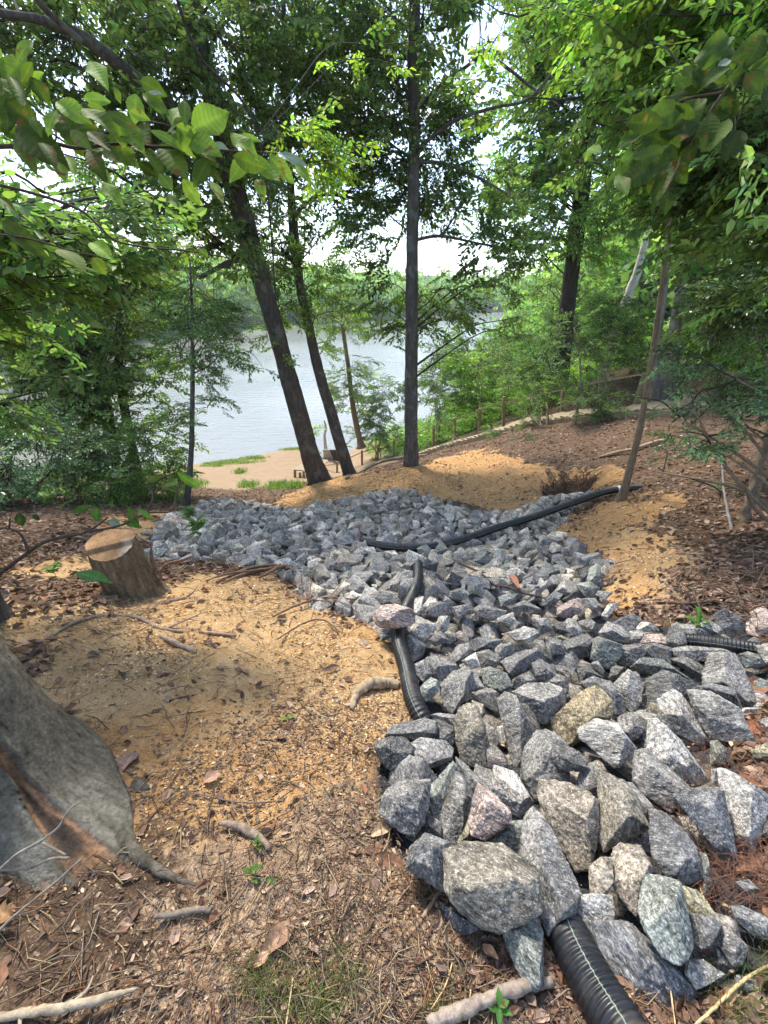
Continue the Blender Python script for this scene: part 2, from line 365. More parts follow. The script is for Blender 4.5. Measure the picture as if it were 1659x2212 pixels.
def zt(x, y):
    x = np.asarray(x, float); y = np.asarray(y, float)
    shp = x.shape; x = x.ravel(); y = y.ravel(); r = np.hypot(x, y)
    z = np.empty(len(x))
    wx, wy = _warp(np.where(r > 32, x*32/np.maximum(r, 1), x), np.where(r > 32, y*32/np.maximum(r, 1), y))
    for k in range(0, len(x), 20000):
        a, b = wx[k:k+20000], wy[k:k+20000]
        z[k:k+20000] = _tps((a[:, None]-_wx)**2+(b[:, None]-_wy)**2) @ _sol[:_n] + _sol[_n] + _sol[_n+1]*a + _sol[_n+2]*b
    az = np.degrees(np.arctan2(x, y)); nd = np.interp(az, _AZT, _NEAR); fd = np.interp(az, _AZT, _FARD)
    land = np.interp(az, [-180, -100, -60, 0, 20, 35, 60, 180], [-2, -5, -6, -7, -6, -1.5, 1, 1]) + (r-32)*.02
    lake = WATER-1.2
    bank = np.where(r < (nd+fd)/2, land+(lake-land)*smooth(-4, 4, r-nd), lake+(WATER+1.0-lake)*smooth(-5, 4, r-fd)+np.clip(r-fd, 0, 400)*.075)
    w = smooth(22, 32, r); z = z*(1-w)+bank*w
    d2 = (x-PIT[0])**2+((y-PIT[1])*1.0)**2; z = z - .42*np.exp(-d2/.16)
    z = z + .13*np.exp(-((x-MND[0])**2+(y-MND[1])**2)/.35)
    return z.reshape(shp)
def ground(px, py, lift=0.):
    d = ray(px, py); t = .25*1.012**np.arange(620); P = t[:, None]*d
    g = zt(P[:, 0], P[:, 1])+lift; b = np.where(P[:, 2] <= g)[0]
    if len(b) == 0: return P[-1]
    k = b[0]; 
    if k == 0: return P[0]
    a0 = P[k-1, 2]-g[k-1]; a1 = g[k]-P[k, 2]; s = a0/(a0+a1+1e-9); return P[k-1]+(P[k]-P[k-1])*s
def gpoly(pts, lift=0.): return np.array([ground(*p, lift)[:2] for p in pts])
def sdist(x, y, poly):                                               # signed distance, positive inside
    x0, y0 = poly[:, 0], poly[:, 1]; x1, y1 = np.roll(x0, -1), np.roll(y0, -1)
    best = np.full(len(x), 1e9); ins = np.zeros(len(x), bool)
    for a, b, c, d in zip(x0, y0, x1, y1):
        ex, ey = c-a, d-b; t = np.clip(((x-a)*ex+(y-b)*ey)/(ex*ex+ey*ey+1e-12), 0, 1)
        best = np.minimum(best, np.hypot(x-a-t*ex, y-b-t*ey))
        cr = ((b > y) != (d > y)) & (x < (c-a)*(y-b)/((d-b) if abs(d-b) > 1e-12 else 1e-12)+a); ins ^= cr
    return np.where(ins, best, -best)
Z_GRAVEL = gpoly([(325,1160),(360,1120),(420,1098),(470,1084),(560,1088),(640,1108),(700,1092),(760,1080),(870,1060),(960,1085),(1030,1112),(1110,1110),(1180,1082),(1215,1068),(1280,1072),(1225,1110),(1190,1150),(1260,1185),(1310,1240),(1300,1310),(1390,1345),(1500,1335),(1659,1345),(1700,1500),(1560,1560),(1640,1700),(1659,1800),(1659,1900),(1659,2120),(1480,2150),(1260,2080),(1100,1990),(900,1900),(835,1790),(815,1640),(905,1560),(905,1440),(800,1345),(750,1325),(650,1280),(620,1238),(480,1213),(335,1205)])
Z_CLAY = [gpoly(p) for p in ([(180,1320),(330,1250),(430,1222),(620,1243),(740,1320),(810,1355),(890,1440),(905,1560),(800,1660),(560,1700),(330,1650),(150,1540),(30,1440),(-200,1420),(-200,1330)],
  [(1190,1145),(1260,1100),(1350,1068),(1450,1078),(1460,1110),(1400,1150),(1300,1175),(1225,1185)], [(1170,1085),(1060,1065),(1100,1105),(1190,1095)],[(110,1225),(200,1195),(215,1240),(120,1250)],[(1200,1150),(1440,1110),(1490,1190),(1430,1300),(1340,1325),(1290,1240)],[(230,1120),(340,1105),(330,1160),(260,1165)])]
Z_CLAYD = [gpoly(p) for p in ([(1190,1145),(1260,1100),(1350,1068),(1450,1078),(1460,1110),(1400,1150),(1300,1175),(1225,1185)],[(575,1098),(640,1062),(700,1040),(870,1018),(1000,975),(1150,985),(1185,1040),(1200,1090),(1080,1110),(900,1060),(760,1068),(650,1110)], [(1255,1010),(1340,1000),(1330,1060),(1260,1050)],[(100,1600),(560,1620),(800,1600),(560,1760),(300,1760)])]
Z_TAN = [gpoly(p) for p in ([(500,1560),(950,1500),(950,2400),(300,2400),(450,1900)], [(1260,1180),(1440,1130),(1560,1200),(1500,1335),(1350,1345),(1290,1260)], [(950,1990),(1659,2150),(1659,2600),(800,2600)])]
def zones(x, y, z):
    q = np.stack([x*1.3, y*1.3, 0*x], 1); w = .32*fbm(q*1.6, 5, 3, .6)*np.clip(np.hypot(x, y)/4, .25, 1)
    def m(p, s=.3): return np.clip((sdist(x, y, p)+w)/s*.5+.5, 0, 1)
    clay = np.max([m(p) for p in Z_CLAY], 0); cd = np.max([m(p, .25) for p in Z_CLAYD], 0); tan_ = np.max([m(p, .3) for p in Z_TAN], 0)
    gr = np.clip((sdist(x, y, Z_GRAVEL)+.15*w)/.05*.5+.5, 0, 1); az = np.degrees(np.arctan2(x, y))
    be = smooth(-5.4, -6.3, z+.3*w)*(az < 4)*(az > -30)*(np.hypot(x, y) < 40)
    be = np.maximum(be, .8*smooth(-6.2, -7.4, z)*(np.hypot(x, y) < 40))
    return clay, be, gr, tan_, cd
def micro(x, y, D):
    q = np.stack([x, y, 0*x], 1)
    f = np.clip(1.2-D/30, .2, 1)
    return f*(.030*fbm(q*1.6, 3, 21)+.016*fbm(q*7, 3, 22)) + np.clip(1-D/8, 0, 1)*.006*fbm(q*30, 2, 23)
def make_ground():
    azs = np.concatenate([np.linspace(-58, 58, 460), np.linspace(58, 302, 70)[1:-1]]); azs = np.radians(azs)
    rs = np.concatenate([[.06], .12*1.0125**np.arange(446), 31*1.05**np.arange(1, 66)])
    na, nr = len(azs), len(rs)
    R, A = np.meshgrid(rs, azs, indexing='ij'); x = (R*np.sin(A)).ravel(); y = (R*np.cos(A)).ravel()
    z = zt(x, y); D = np.hypot(x, y); cl, be, gr, tn, cd = zones(x, y, z)
    zz = z + micro(x, y, D)*(1-.7*be) - .05*gr
    v = np.stack([x, y, zz], 1); v = np.vstack([v, [[0, 0, zt(np.array([0.]), np.array([0.]))[0]]]])
    i = np.arange(nr-1)[:, None]*na; j = np.arange(na)[None]; j2 = (j+1) % na
    f = np.stack([i+j, i+na+j, i+na+j2, i+j2], -1).reshape(-1, 4)
    c = nr*na; jj = np.arange(na); f2 = np.stack([np.full(na, c), jj, (jj+1) % na], -1)
    mb = MB(); col = np.vstack([np.stack([cl, be, gr], 1), [[0, 0, 0]]]); mb.add(v, [f, f2], col)
    o = build('ground', mb, M_SOIL); tag(o, kind='structure')
    at = o.data.color_attributes.new('Zone', 'FLOAT_COLOR', 'POINT')
    veg = np.maximum(smooth(38, 46, D), smooth(15, 19, D)*smooth(-3, 2, np.degrees(np.arctan2(x, y)))); k = np.vstack([np.stack([tn, cd, veg, 1+0*tn], 1), [[0, 0, 0, 1]]]); at.data.foreach_set('color', k.astype(np.float32).ravel())
    return o
make_ground()
def gz(x, y):
    x = np.atleast_1d(np.asarray(x, float)); y = np.atleast_1d(np.asarray(y, float)); return zt(x, y)+micro(x, y, np.hypot(x, y))
def make_water():
    m, nt, N, L = newmat('lake_water'); geo = N('ShaderNodeNewGeometry')
    mp = N('ShaderNodeMapping'); mp.inputs['Scale'].default_value = (.5, 1.3, 1); L(geo.outputs['Position'], mp.inputs['Vector'])
    n = noise(N, L, mp.outputs[0], 1.6, 5, .62)
    n2 = noise(N, L, geo.outputs['Position'], .05, 3, .5); r = ramp(N, [(.4, (.17, .17, .145)), (.6, (.24, .24, .21))]); L(n2, r.inputs[0])
    p = finish(N, L, r.outputs[0], .16, n, .12, .5, .5); p.inputs['IOR'].default_value = 1.45
    rs = np.concatenate([[8.], 14*1.09**np.arange(50)]); azs = np.radians(np.linspace(-120, 60, 90))
    R, A = np.meshgrid(rs, azs, indexing='ij'); x = (R*np.sin(A)).ravel(); y = (R*np.cos(A)).ravel(); na = len(azs)
    i = np.arange(len(rs)-1)[:, None]*na; j = np.arange(na-1)[None]
    f = np.stack([i+j, i+na+j, i+na+j+1, i+j+1], -1).reshape(-1, 4)
    mb = MB(); mb.add(np.stack([x, y, 0*x+WATER], 1), f); tag(build('lake_water', mb, m, color=False), kind='structure')
make_water()

# ------------------------------------------------------------------ corrugated drain pipes
def corrugated(name, pts, rad, pitch, label, group='black corrugated drain pipes', stripe=90, end_open=True, extra=None, amp=.09):
    pts = catmull(pts, 60); L_ = np.linalg.norm(np.diff(pts, axis=0), axis=1).sum()
    n = int(L_/pitch*6); pts = catmull(pts, n); s = np.linspace(0, L_, n)
    prof = 1-amp*smooth(.25, .8, np.abs(((s/pitch) % 1)*2-1))
    root = thing(name, label, 'drain pipe', pts[len(pts)//2], group)
    seg = 36; th = np.arange(seg)*2*PI/seg
    T = np.gradient(pts, axis=0); T /= np.linalg.norm(T, axis=1)[:, None]
    U = np.array([0, 0, 1.]) - T*T[:, 2:3]; U /= np.linalg.norm(U, axis=1)[:, None]; Rr = np.cross(T, U)
    d = U[:, None]*np.sin(th)[None, :, None]+Rr[:, None]*np.cos(th)[None, :, None]
    v = (pts[:, None]+d*(rad*prof)[:, None, None]).reshape(-1, 3)
    i = np.arange(n-1)[:, None]*seg; j = np.arange(seg)[None]; j2 = (j+1) % seg
    f = np.stack([i+j, i+j2, i+seg+j2, i+seg+j], -1).reshape(-1, 4)
    mb = MB(); mb.add(v, f)
    vi = (pts[:, None]+d*(rad*(prof-.16))[:, None, None]).reshape(-1, 3); mb.add(vi, f[:, ::-1])   # inner wall
    jj = np.arange(seg); j2 = (jj+1) % seg
    for k in (0, n-1):
        a = np.vstack([v[k*seg:(k+1)*seg], vi[k*seg:(k+1)*seg]]); mb.add(a, np.stack([jj, j2, seg+j2, seg+jj], -1))
    build('tube', mb, M_PIPE, root, color=False)
    # thin printed line along the ridges
    a0 = math.radians(stripe); w = .0016/rad if rad < .06 else .03; sb = MB()
    dd = [(U*math.sin(a)+Rr*math.cos(a)) for a in (a0-w, a0+w)]
    vv = np.stack([pts+dd[0]*(rad*prof+.0008)[:, None], pts+dd[1]*(rad*prof+.0008)[:, None]], 1).reshape(-1, 3)
    kk = np.arange(n-1)*2; sb.add(vv, np.stack([kk, kk+1, kk+3, kk+2], -1)); build('printed_line', sb, M_STRIPE, root, color=False)
    if extra: extra(root, pts, T, rad)
    return root
def gp(px, py, lift=0.): return ground(px, py, lift)
corrugated('corrugated_pipe', [gp(1205,1975,.02), gp(1232,2030,.055), gp(1262,2090,.06), gp(1308,2170,.06), gp(1365,2260,.07), gp(1460,2420,.05)], .057, .0155,
   'black ribbed drain pipe poking out from under the boulders towards the viewer', stripe=82)
corrugated('corrugated_pipe', [gp(900,1205,.02), gp(903,1228,.10), gp(900,1262,.11), gp(880,1310,.09), gp(862,1345,.07), gp(862,1390,.07), gp(877,1440,.07), gp(890,1500,.07), gp(906,1540,.05), gp(925,1575,.0)], .048, .020,
   'black ribbed drain pipe pinned under a flat pinkish rock along the clay edge', stripe=60)
def ring(root, pts, T, rad):
    k = int(len(pts)*.925); mb = MB(); P = pts[k]; tube(mb, [P-T[k]*.02, P+T[k]*.02], rad*1.06, 24); build('white_band', mb, M_TAPE, root)
corrugated('corrugated_pipe', [gp(770,1166,.0), gp(800,1174,.06), gp(850,1182,.08), gp(920,1182,.09), gp(1000,1165,.10), gp(1080,1138,.13), gp(1160,1114,.17), gp(1240,1085,.22), gp(1300,1064,.12), gp(1345,1056,.06), gp(1385,1054,-.06)], .052, .022,
   'long black ribbed pipe curving across the stones up to the slender sapling', extra=ring, stripe=20, amp=.1)
corrugated('corrugated_pipe', [gp(1478,1382,.06), gp(1530,1387,.06), gp(1580,1394,.06), gp(1640,1403,.05), gp(1760,1415,.0)], .046, .019,
   'short black ribbed pipe end lying at the right edge above the boulders', stripe=30)

# ------------------------------------------------------------------ rocks
def ico(sub):
    t = (1+5**.5)/2
    v = [(-1,t,0),(1,t,0),(-1,-t,0),(1,-t,0),(0,-1,t),(0,1,t),(0,-1,-t),(0,1,-t),(t,0,-1),(t,0,1),(-t,0,-1),(-t,0,1)]
    f = [(0,11,5),(0,5,1),(0,1,7),(0,7,10),(0,10,11),(1,5,9),(5,11,4),(11,10,2),(10,7,6),(7,1,8),(3,9,4),(3,4,2),(3,2,6),(3,6,8),(3,8,9),(4,9,5),(2,4,11),(6,2,10),(8,6,7),(9,8,1)]
    v = np.array(v, float); f = np.array(f); v /= np.linalg.norm(v, axis=1)[:, None]
    for _ in range(sub):
        e = np.concatenate([f[:, [0, 1]], f[:, [1, 2]], f[:, [2, 0]]]); es = np.sort(e, 1)
        u, inv = np.unique(es, axis=0, return_inverse=True); inv = inv.ravel()
        mid = v[u].mean(1); mid /= np.linalg.norm(mid, axis=1)[:, None]; n = len(v); v = np.vstack([v, mid]); k = len(f)
        a, b, c = inv[:k]+n, inv[k:2*k]+n, inv[2*k:]+n
        f = np.concatenate([np.stack([f[:, 0], a, c], 1), np.stack([f[:, 1], b, a], 1), np.stack([f[:, 2], c, b], 1), np.stack([a, b, c], 1)])
    return v, f
ICO = {k: ico(k) for k in (2, 3, 4, 5)}
def hull2(p):
    p = sorted(map(tuple, p)); 
    def half(q):
        r = []
        for a in q:
            while len(r) > 1 and (r[-1][0]-r[-2][0])*(a[1]-r[-2][1])-(r[-1][1]-r[-2][1])*(a[0]-r[-2][0]) <= 0: r.pop()
            r.append(a)
        return r[:-1]
    return np.array(half(p)+half(p[::-1]))
def polytope(dirs, normals, dist, k=28):
    dn = dirs @ normals.T; inv = np.maximum(dn, 1e-3)/dist             # 1/r per plane
    mx = inv.max(1, keepdims=True); s = mx[:, 0] + np.log(np.exp((inv-mx)*k/mx).sum(1))*mx[:, 0]/k   # soft minimum of r
    return 1/s
HEROES = []
CROP = {'A': (920, 1700), 'B': (1420, 1700), 'C': (980, 2060), 'D': (1420, 2060), 'E': (920, 1350), 'F': (1420, 1350)}
TINT = {'g': (1, 1, 1.0), 'd': (.60, .61, .63), 'l': (1.5, 1.5, 1.48), 'w': (2.1, 2.05, 1.95), 'p': (1.65, 1.35, 1.25), 'b': (.92, .87, .75), 'o': (1.15, .98, .66),
        'y': (1.25, 1.2, .85), 'r': (1.5, .85, .42), 't': (1.25, 1.12, .95), 'n': (.86, .95, .90), 's': (.68, .71, .76)}
def hero(crop, poly, tint, lift, thick, label):
    ox, oy = CROP[crop]; P = np.array([((ox+x/3.318)*.8640625, (oy+y/3.318)*.8640625) for x, y in poly]); HEROES.append((P, tint, lift, thick, label))

hero('A',[(55,530),(180,475),(300,480),(375,560),(340,700),(270,775),(150,720),(70,600)],'d',.02,1.1,'dark rounded boulder at the far left tip of the nearest cluster, against the tan soil')
hero('A',[(345,540),(440,485),(640,510),(700,570),(690,650),(500,735),(360,720)],'g',.03,.9,'wedge-shaped grey rock just right of the dark rounded one at the left edge')
hero('A',[(150,470),(200,380),(330,370),(470,320),(560,345),(565,440),(530,490),(380,490)],'d',.03,.8,'low dark slab right below the lower end of the pinned pipe')
hero('A',[(505,300),(590,275),(720,290),(750,350),(715,400),(570,330)],'g',.02,.8,'thin flat rock touching the lower end of the pinned pipe on its right')
hero('A',[(565,330),(640,350),(715,410),(710,530),(670,545),(570,500)],'d',.02,.9,'dark upright rock between the low slab and the tall brownish rock')
hero('A',[(720,380),(745,260),(840,185),(900,220),(950,330),(985,470),(985,700),(920,715),(780,670),(745,560)],'b',.06,.9,'tall grey-brown rock with rusty lower edge standing right of the left cluster')
hero('A',[(860,168),(960,205),(970,285),(940,320),(890,270)],'t',.04,.9,'small pale chip leaning on top of the tall grey-brown rock')
hero('A',[(860,130),(930,85),(1020,75),(1080,120),(1110,300),(960,210)],'g',.03,.9,'grey rock above the black gap beside the tall grey-brown rock')
hero('E',[(600,1210),(700,1100),(830,1060),(870,1110),(850,1260),(740,1390),(700,1440),(640,1380)],'g',.04,1.0,'chunky grey boulder two rocks right of the pinned pipe')
hero('E',[(430,1230),(520,1150),(590,1180),(580,1260),(480,1335),(430,1280)],'n',.03,.9,'greenish grey rock hugging the right side of the pinned pipe')
hero('A',[(980,370),(1050,400),(1075,480),(1070,590),(1000,600),(980,500)],'g',-.02,.9,'small banded rock sunk in the gap right of the tall grey-brown rock')
hero('A',[(1070,390),(1130,380),(1160,450),(1150,560),(1090,530)],'l',-.02,.9,'small light rock wedged left of the long streaky boulder')
hero('A',[(1080,170),(1140,110),(1230,140),(1300,320),(1370,440),(1330,600),(1280,700),(1220,720),(1180,620),(1150,430),(1110,300)],'g',.03,1.0,'long boulder streaked black and white running down beside a deep gap')
hero('A',[(1210,100),(1330,35),(1500,30),(1640,110),(1640,230),(1560,290),(1480,350),(1420,340),(1340,200)],'g',.09,1.0,'blocky grey boulder lying on top left of the olive-brown one')
hero('A',[(1230,200),(1340,200),(1440,430),(1390,440),(1300,330)],'d',.03,.9,'dark layered slab under the blocky boulder beside the olive-brown one')
hero('A',[(1390,440),(1480,430),(1580,480),(1659,560),(1659,850),(1560,840),(1430,900),(1390,1020),(1280,820),(1290,620)],'g',.03,.9,'big smooth grey boulder in the middle of the nearest pile carrying a small dark one')
hero('B',[(0,555),(80,590),(165,660),(160,700),(80,750),(-60,740),(-150,640),(-130,530)],'d',.10,.8,'small dark pointed rock lying on the big smooth grey boulder')
hero('A',[(1050,710),(1220,770),(1280,890),(1370,1020),(1250,1120),(1200,1100),(1110,990),(1030,910)],'l',.05,.8,'pale speckled slab right of the pink stone')
hero('A',[(985,610),(1080,680),(1050,720),(1040,850),(980,800)],'n',-.04,.9,'dark green-grey rock deep in the hole above the pink stone')
hero('A',[(915,865),(1050,960),(1180,1090),(1185,1195),(1050,1190),(970,1310),(860,1270),(840,1180),(880,980)],'p',.10,.9,'pink granite stone with a sharp peak, the only pink one in the nearest pile')
hero('A',[(850,1080),(885,1080),(865,1250),(830,1340),(740,1360),(790,1180)],'y',.01,.8,'thin yellow-green slab tucked beneath the pink stone')
hero('A',[(730,640),(800,690),(960,860),(890,910),(760,780)],'g',.01,.8,'narrow tilted grey slab above the pink stone')
hero('A',[(650,750),(700,680),(725,700),(715,830),(700,920),(600,1100),(540,1110),(500,1040),(520,880)],'n',.05,.9,'pointed greenish grey rock next to the rusty orange stone')
hero('A',[(400,780),(440,735),(500,760),(570,850),(530,870),(400,830)],'r',.0,.8,'small rusty orange stone behind the broad grey boulder at left')
hero('A',[(270,840),(510,835),(500,1000),(460,1180),(380,1280),(270,1250),(110,1110),(95,1070),(150,920)],'g',.05,.9,'broad flat-faced grey boulder on the left edge below the rusty orange stone')
hero('A',[(480,1090),(600,1180),(605,1300),(480,1275),(440,1260)],'d',-.01,.9,'small dark rock between the broad flat-faced boulder and the streaked upright one')
hero('A',[(720,780),(830,850),(880,1000),(860,1090),(750,1340),(690,1370),(610,1290),(600,1120),(690,960)],'g',.02,.9,'streaked upright grey boulder left of the pink stone')
hero('A',[(1020,1210),(1100,1185),(1290,1170),(1270,1400),(1200,1450),(980,1370)],'n',.04,.9,'squat green-grey rock directly below the pink stone')
hero('C',[(155,200),(280,85),(470,160),(440,560),(300,460),(125,370)],'s',.07,1.5,'blue-grey boulder with overhanging underside at the lower left of the pile')
hero('C',[(445,230),(620,165),(900,180),(1040,280),(1210,470),(1220,720),(1030,830),(880,885),(740,850),(540,700),(460,560)],'b',.11,1.1,'largest boulder of the pile, grey with rusty brown bands, at its lower left')
hero('C',[(1171,-156),(1090,0),(1060,250),(1210,480),(1225,740),(1290,885),(1500,730),(1560,560),(1420,290),(1330,60)],'g',.09,.9,'tall streaky boulder with white veins just above the mouth of the nearest pipe')
hero('C',[(920,890),(1180,780),(1245,890),(1250,1330),(1180,1380),(1080,1280),(960,1020)],'n',.02,1.0,'upright rock left of the nearest pipe, below the largest boulder')
hero('C',[(390,640),(540,710),(740,850),(620,910),(560,910),(440,760)],'d',-.01,1.0,'dark rock in the shade under the largest boulder')
hero('B',[(-230,840),(-60,850),(0,930),(150,930),(250,1020),(240,1290),(180,1560),(60,1560),(-100,1300),(-230,1000)],'t',.08,1.0,'big pale block with coarse white streaks at the heart of the nearest pile')
hero('B',[(0,230),(120,100),(220,60),(290,110),(350,180),(355,310),(150,330),(60,520),(-10,540),(-120,400),(-130,320)],'o',.08,1.0,'olive-brown boulder, browner than all its grey neighbours')
hero('B',[(90,410),(240,325),(410,370),(550,570),(420,720),(380,720),(250,600),(110,490)],'l',.09,.9,'light five-sided boulder immediately below right of the olive-brown one')
hero('B',[(410,310),(480,285),(600,300),(640,400),(580,480),(520,505),(430,390)],'g',.03,.8,'rounded grey rock to the right of the light five-sided boulder')
hero('B',[(750,170),(870,85),(940,120),(1060,310),(1165,500),(1080,525),(840,400),(760,300)],'l',.09,.9,'long pale egg-shaped boulder left of the large flat slab at right')
hero('B',[(1000,90),(1180,100),(1400,230),(1530,490),(1480,530),(1180,470),(1060,280)],'g',.08,.7,'large flat pointed slab beside the brown pine needles at right')
hero('B',[(670,340),(740,330),(800,410),(940,520),(1130,780),(1060,870),(840,800),(690,680),(665,590)],'l',.07,.9,'club-shaped boulder with wavy black and white bands')
hero('B',[(560,590),(660,580),(870,830),(1030,910),(880,1010),(850,1080),(650,950),(560,830)],'g',.03,.9,'long grey boulder lying under the club-shaped banded one')
hero('B',[(1250,755),(1320,755),(1659,960),(1640,1120),(1540,1420),(1370,1290),(1340,1000),(1260,850)],'l',.06,.8,'tall speckled slab at the right margin, right of the triangular one')
hero('B',[(880,960),(1040,910),(1290,930),(1310,1050),(1390,1420),(1370,1470),(1210,1370),(1070,1200)],'s',.08,.8,'triangular slab with its point down above a black gap at right')
hero('B',[(1180,510),(1240,505),(1310,570),(1300,690),(1180,700)],'n',.0,.9,'small square rock poking out of the pine needles')
hero('B',[(1190,740),(1250,740),(1270,910),(1180,890)],'g',.01,.9,'narrow upright rock just above the triangular slab')
hero('B',[(260,780),(330,790),(480,860),(560,980),(670,1220),(600,1260),(300,1405),(260,1330),(250,1120),(280,1050)],'b',.08,1.0,'large broken boulder with brownish face right of the pale streaked block')
hero('B',[(470,850),(540,860),(710,1050),(720,1100),(640,1130),(560,980)],'g',.03,.8,'thin slab leaning behind the large broken boulder')
hero('B',[(680,1090),(820,1125),(1060,1380),(1120,1630),(950,1690),(820,1620),(700,1450)],'s',.06,.9,'dark blue-grey slab with fine slanting bands below the triangular one')
hero('B',[(60,880),(110,740),(200,685),(270,760),(250,900),(150,940)],'g',.02,.9,'grey rock between the small dark pointed rock and the large broken boulder')
hero('F',[(380,1190),(500,1080),(590,1130),(620,1240),(600,1340),(540,1440),(400,1300)],'l',.05,.9,'light-topped boulder behind and right of the olive-brown one')
hero('F',[(110,1190),(220,1140),(350,1180),(400,1300),(500,1440),(380,1440),(290,1240)],'s',.03,.9,'bluish boulder directly behind the olive-brown one')
hero('F',[(1130,1110),(1180,950),(1380,960),(1450,1070),(1560,1330),(1500,1390),(1400,1220),(1130,1200)],'g',.05,.9,'tall boulder at right below the short pipe end, beside the red leaves')
hero('F',[(870,900),(1000,880),(1250,900),(1400,970),(1180,1000),(1080,1000),(900,960)],'g',.03,.8,'wide low rock directly beneath the short pipe end')
hero('F',[(850,990),(960,970),(1080,1020),(1140,1070),(1130,1180),(990,1070)],'d',.0,.8,'dark flat rock two rocks below the mouth of the short pipe')
hero('F',[(660,1160),(780,1090),(1080,1210),(1080,1240),(960,1310),(870,1240),(760,1320),(760,1460),(680,1400),(650,1240)],'d',.03,1.0,'large dark boulder behind the pale egg-shaped one')
hero('F',[(530,1060),(610,990),(820,1020),(1080,1210),(900,1130),(700,1110)],'n',.07,.8,'long thin slab lying across the top of the large dark boulder')
hero('F',[(215,830),(260,810),(450,870),(440,960),(330,1060),(190,990),(240,890)],'n',.07,.9,'clean faceted green-grey rock in the second row of boulders')
hero('F',[(-60,850),(150,780),(230,850),(180,960),(0,980)],'d',.04,.9,'dark blocky rock left of the clean faceted one')
hero('F',[(450,880),(600,860),(640,950),(560,1060),(400,1010)],'d',.03,.9,'dark squat rock right of the clean faceted one')
hero('F',[(620,870),(740,860),(860,900),(850,1030),(700,970),(620,920)],'d',.03,.9,'dark rock between the squat one and the low rock under the short pipe')
hero('F',[(600,850),(640,790),(770,780),(860,870),(700,880)],'p',.05,.8,'pinkish pale rock left of the short pipe end')
hero('F',[(570,730),(610,680),(780,730),(740,745),(590,760)],'w',.03,.7,'whitish sliver at the foot of the brown bank, nearest the short pipe')
hero('F',[(840,730),(920,720),(970,800),(980,890),(880,910),(800,860)],'d',.05,.9,'dark streaky rock touching the mouth of the short pipe')
hero('F',[(940,710),(1040,695),(1230,800),(1010,870)],'g',.01,.8,'sloping grey rock just behind the mouth of the short pipe')
hero('F',[(1060,710),(1130,670),(1250,720),(1290,760),(1240,800)],'l',.02,.8,'light triangular rock above the short pipe')
hero('F',[(510,760),(600,750),(640,780),(590,850),(520,850)],'g',.01,.9,'small rock under the whitish sliver by the bank')
hero('F',[(260,770),(330,680),(430,710),(510,800),(480,850),(350,820)],'g',.04,.9,'domed grey rock left of the whitish sliver by the bank')
hero('F',[(90,680),(180,660),(270,740),(240,800),(150,780),(100,720)],'g',.04,.9,'grey rock two places left of the whitish sliver')
hero('F',[(0,650),(60,660),(120,760),(110,800),(0,800),(-60,720)],'l',.04,.9,'light rock right of the pale flat-topped one in the second row')
hero('F',[(-80,560),(40,490),(130,550),(90,610),(-30,640),(-90,620)],'p',.07,.8,'large pinkish white wedge lying near the right end of the fallen twig')
hero('F',[(110,495),(230,490),(280,560),(250,600),(190,580)],'g',.03,.8,'grey rock just right of the pinkish white wedge')
hero('F',[(330,540),(420,520),(400,560),(330,640),(280,620)],'w',.04,.7,'bright white stone lying alone on the brown bank')
hero('F',[(70,370),(180,345),(260,400),(200,475),(140,460)],'n',.05,.9,'green-grey rock at the right edge above the pinkish white wedge')
hero('F',[(80,260),(170,220),(230,290),(120,350)],'g',.04,.9,'small grey rock at the right edge under the orange clay')
hero('F',[(1560,880),(1659,860),(1720,900),(1720,1020),(1640,1020)],'l',.06,.9,'light rock cut by the right edge in front of the short pipe')
hero('F',[(1400,960),(1500,930),(1600,960),(1659,1040),(1480,1060)],'n',.02,.8,'low green-grey rock beneath the right part of the short pipe')
hero('F',[(80,1070),(150,1040),(290,1140),(110,1190)],'d',.02,.9,'dark rock in front of the bluish boulder, left side')
hero('F',[(180,1030),(250,1000),(300,1080),(290,1120)],'g',.01,.9,'thin rock standing below the clean faceted one')
hero('F',[(360,1060),(400,1045),(470,1070),(400,1170),(340,1140)],'d',.0,.9,'little broken rock in the hollow below the dark squat one')
hero('F',[(1090,1220),(1180,1190),(1380,1240),(1450,1430),(1330,1380),(1100,1260)],'s',.04,.9,'pitted dark boulder behind the large flat pointed slab')
hero('E',[(40,620),(120,545),(230,535),(370,600),(385,680),(330,710),(100,720),(60,680)],'p',.17,.9,'flat pinkish rock resting on top of the pinned pipe')
hero('E',[(350,760),(400,630),(560,700),(540,780),(470,850),(360,810)],'l',.05,1.0,'light blocky rock just right of the flat pinkish rock')
hero('E',[(85,740),(190,730),(200,800),(110,825)],'g',.02,.9,'small rock under the left side of the flat pinkish rock')
hero('E',[(500,830),(600,760),(670,830),(560,880)],'g',.04,.9,'grey rock in the row below the light blocky one')
hero('E',[(360,590),(390,490),(460,465),(450,580),(400,625)],'w',.05,.8,'upright whitish rock right of the pipe above the flat pinkish rock')
hero('E',[(185,350),(260,265),(365,350),(330,430),(180,420)],'l',.06,.9,'pale shield-shaped rock left of the upper part of the pinned pipe')
hero('E',[(590,640),(680,640),(660,740),(580,770),(555,720)],'l',.04,.9,'pale rock left of the dark gravelly patch')
hero('E',[(390,1030),(480,990),(530,1110),(460,1175),(400,1110)],'g',.03,.9,'rough grey rock against the middle of the pinned pipe')
hero('E',[(480,980),(560,965),(740,1040),(650,1130),(600,1180),(540,1120)],'g',.03,.8,'wide grey rock behind the chunky boulder near the pinned pipe')
hero('E',[(680,960),(740,880),(840,850),(870,920),(780,1020),(690,1040)],'g',.05,.9,'grey rock left of the cream-coloured stone')
hero('E',[(780,1000),(890,935),(930,1050),(850,1070)],'w',.05,.9,'cream-coloured stone among grey ones in the second row')
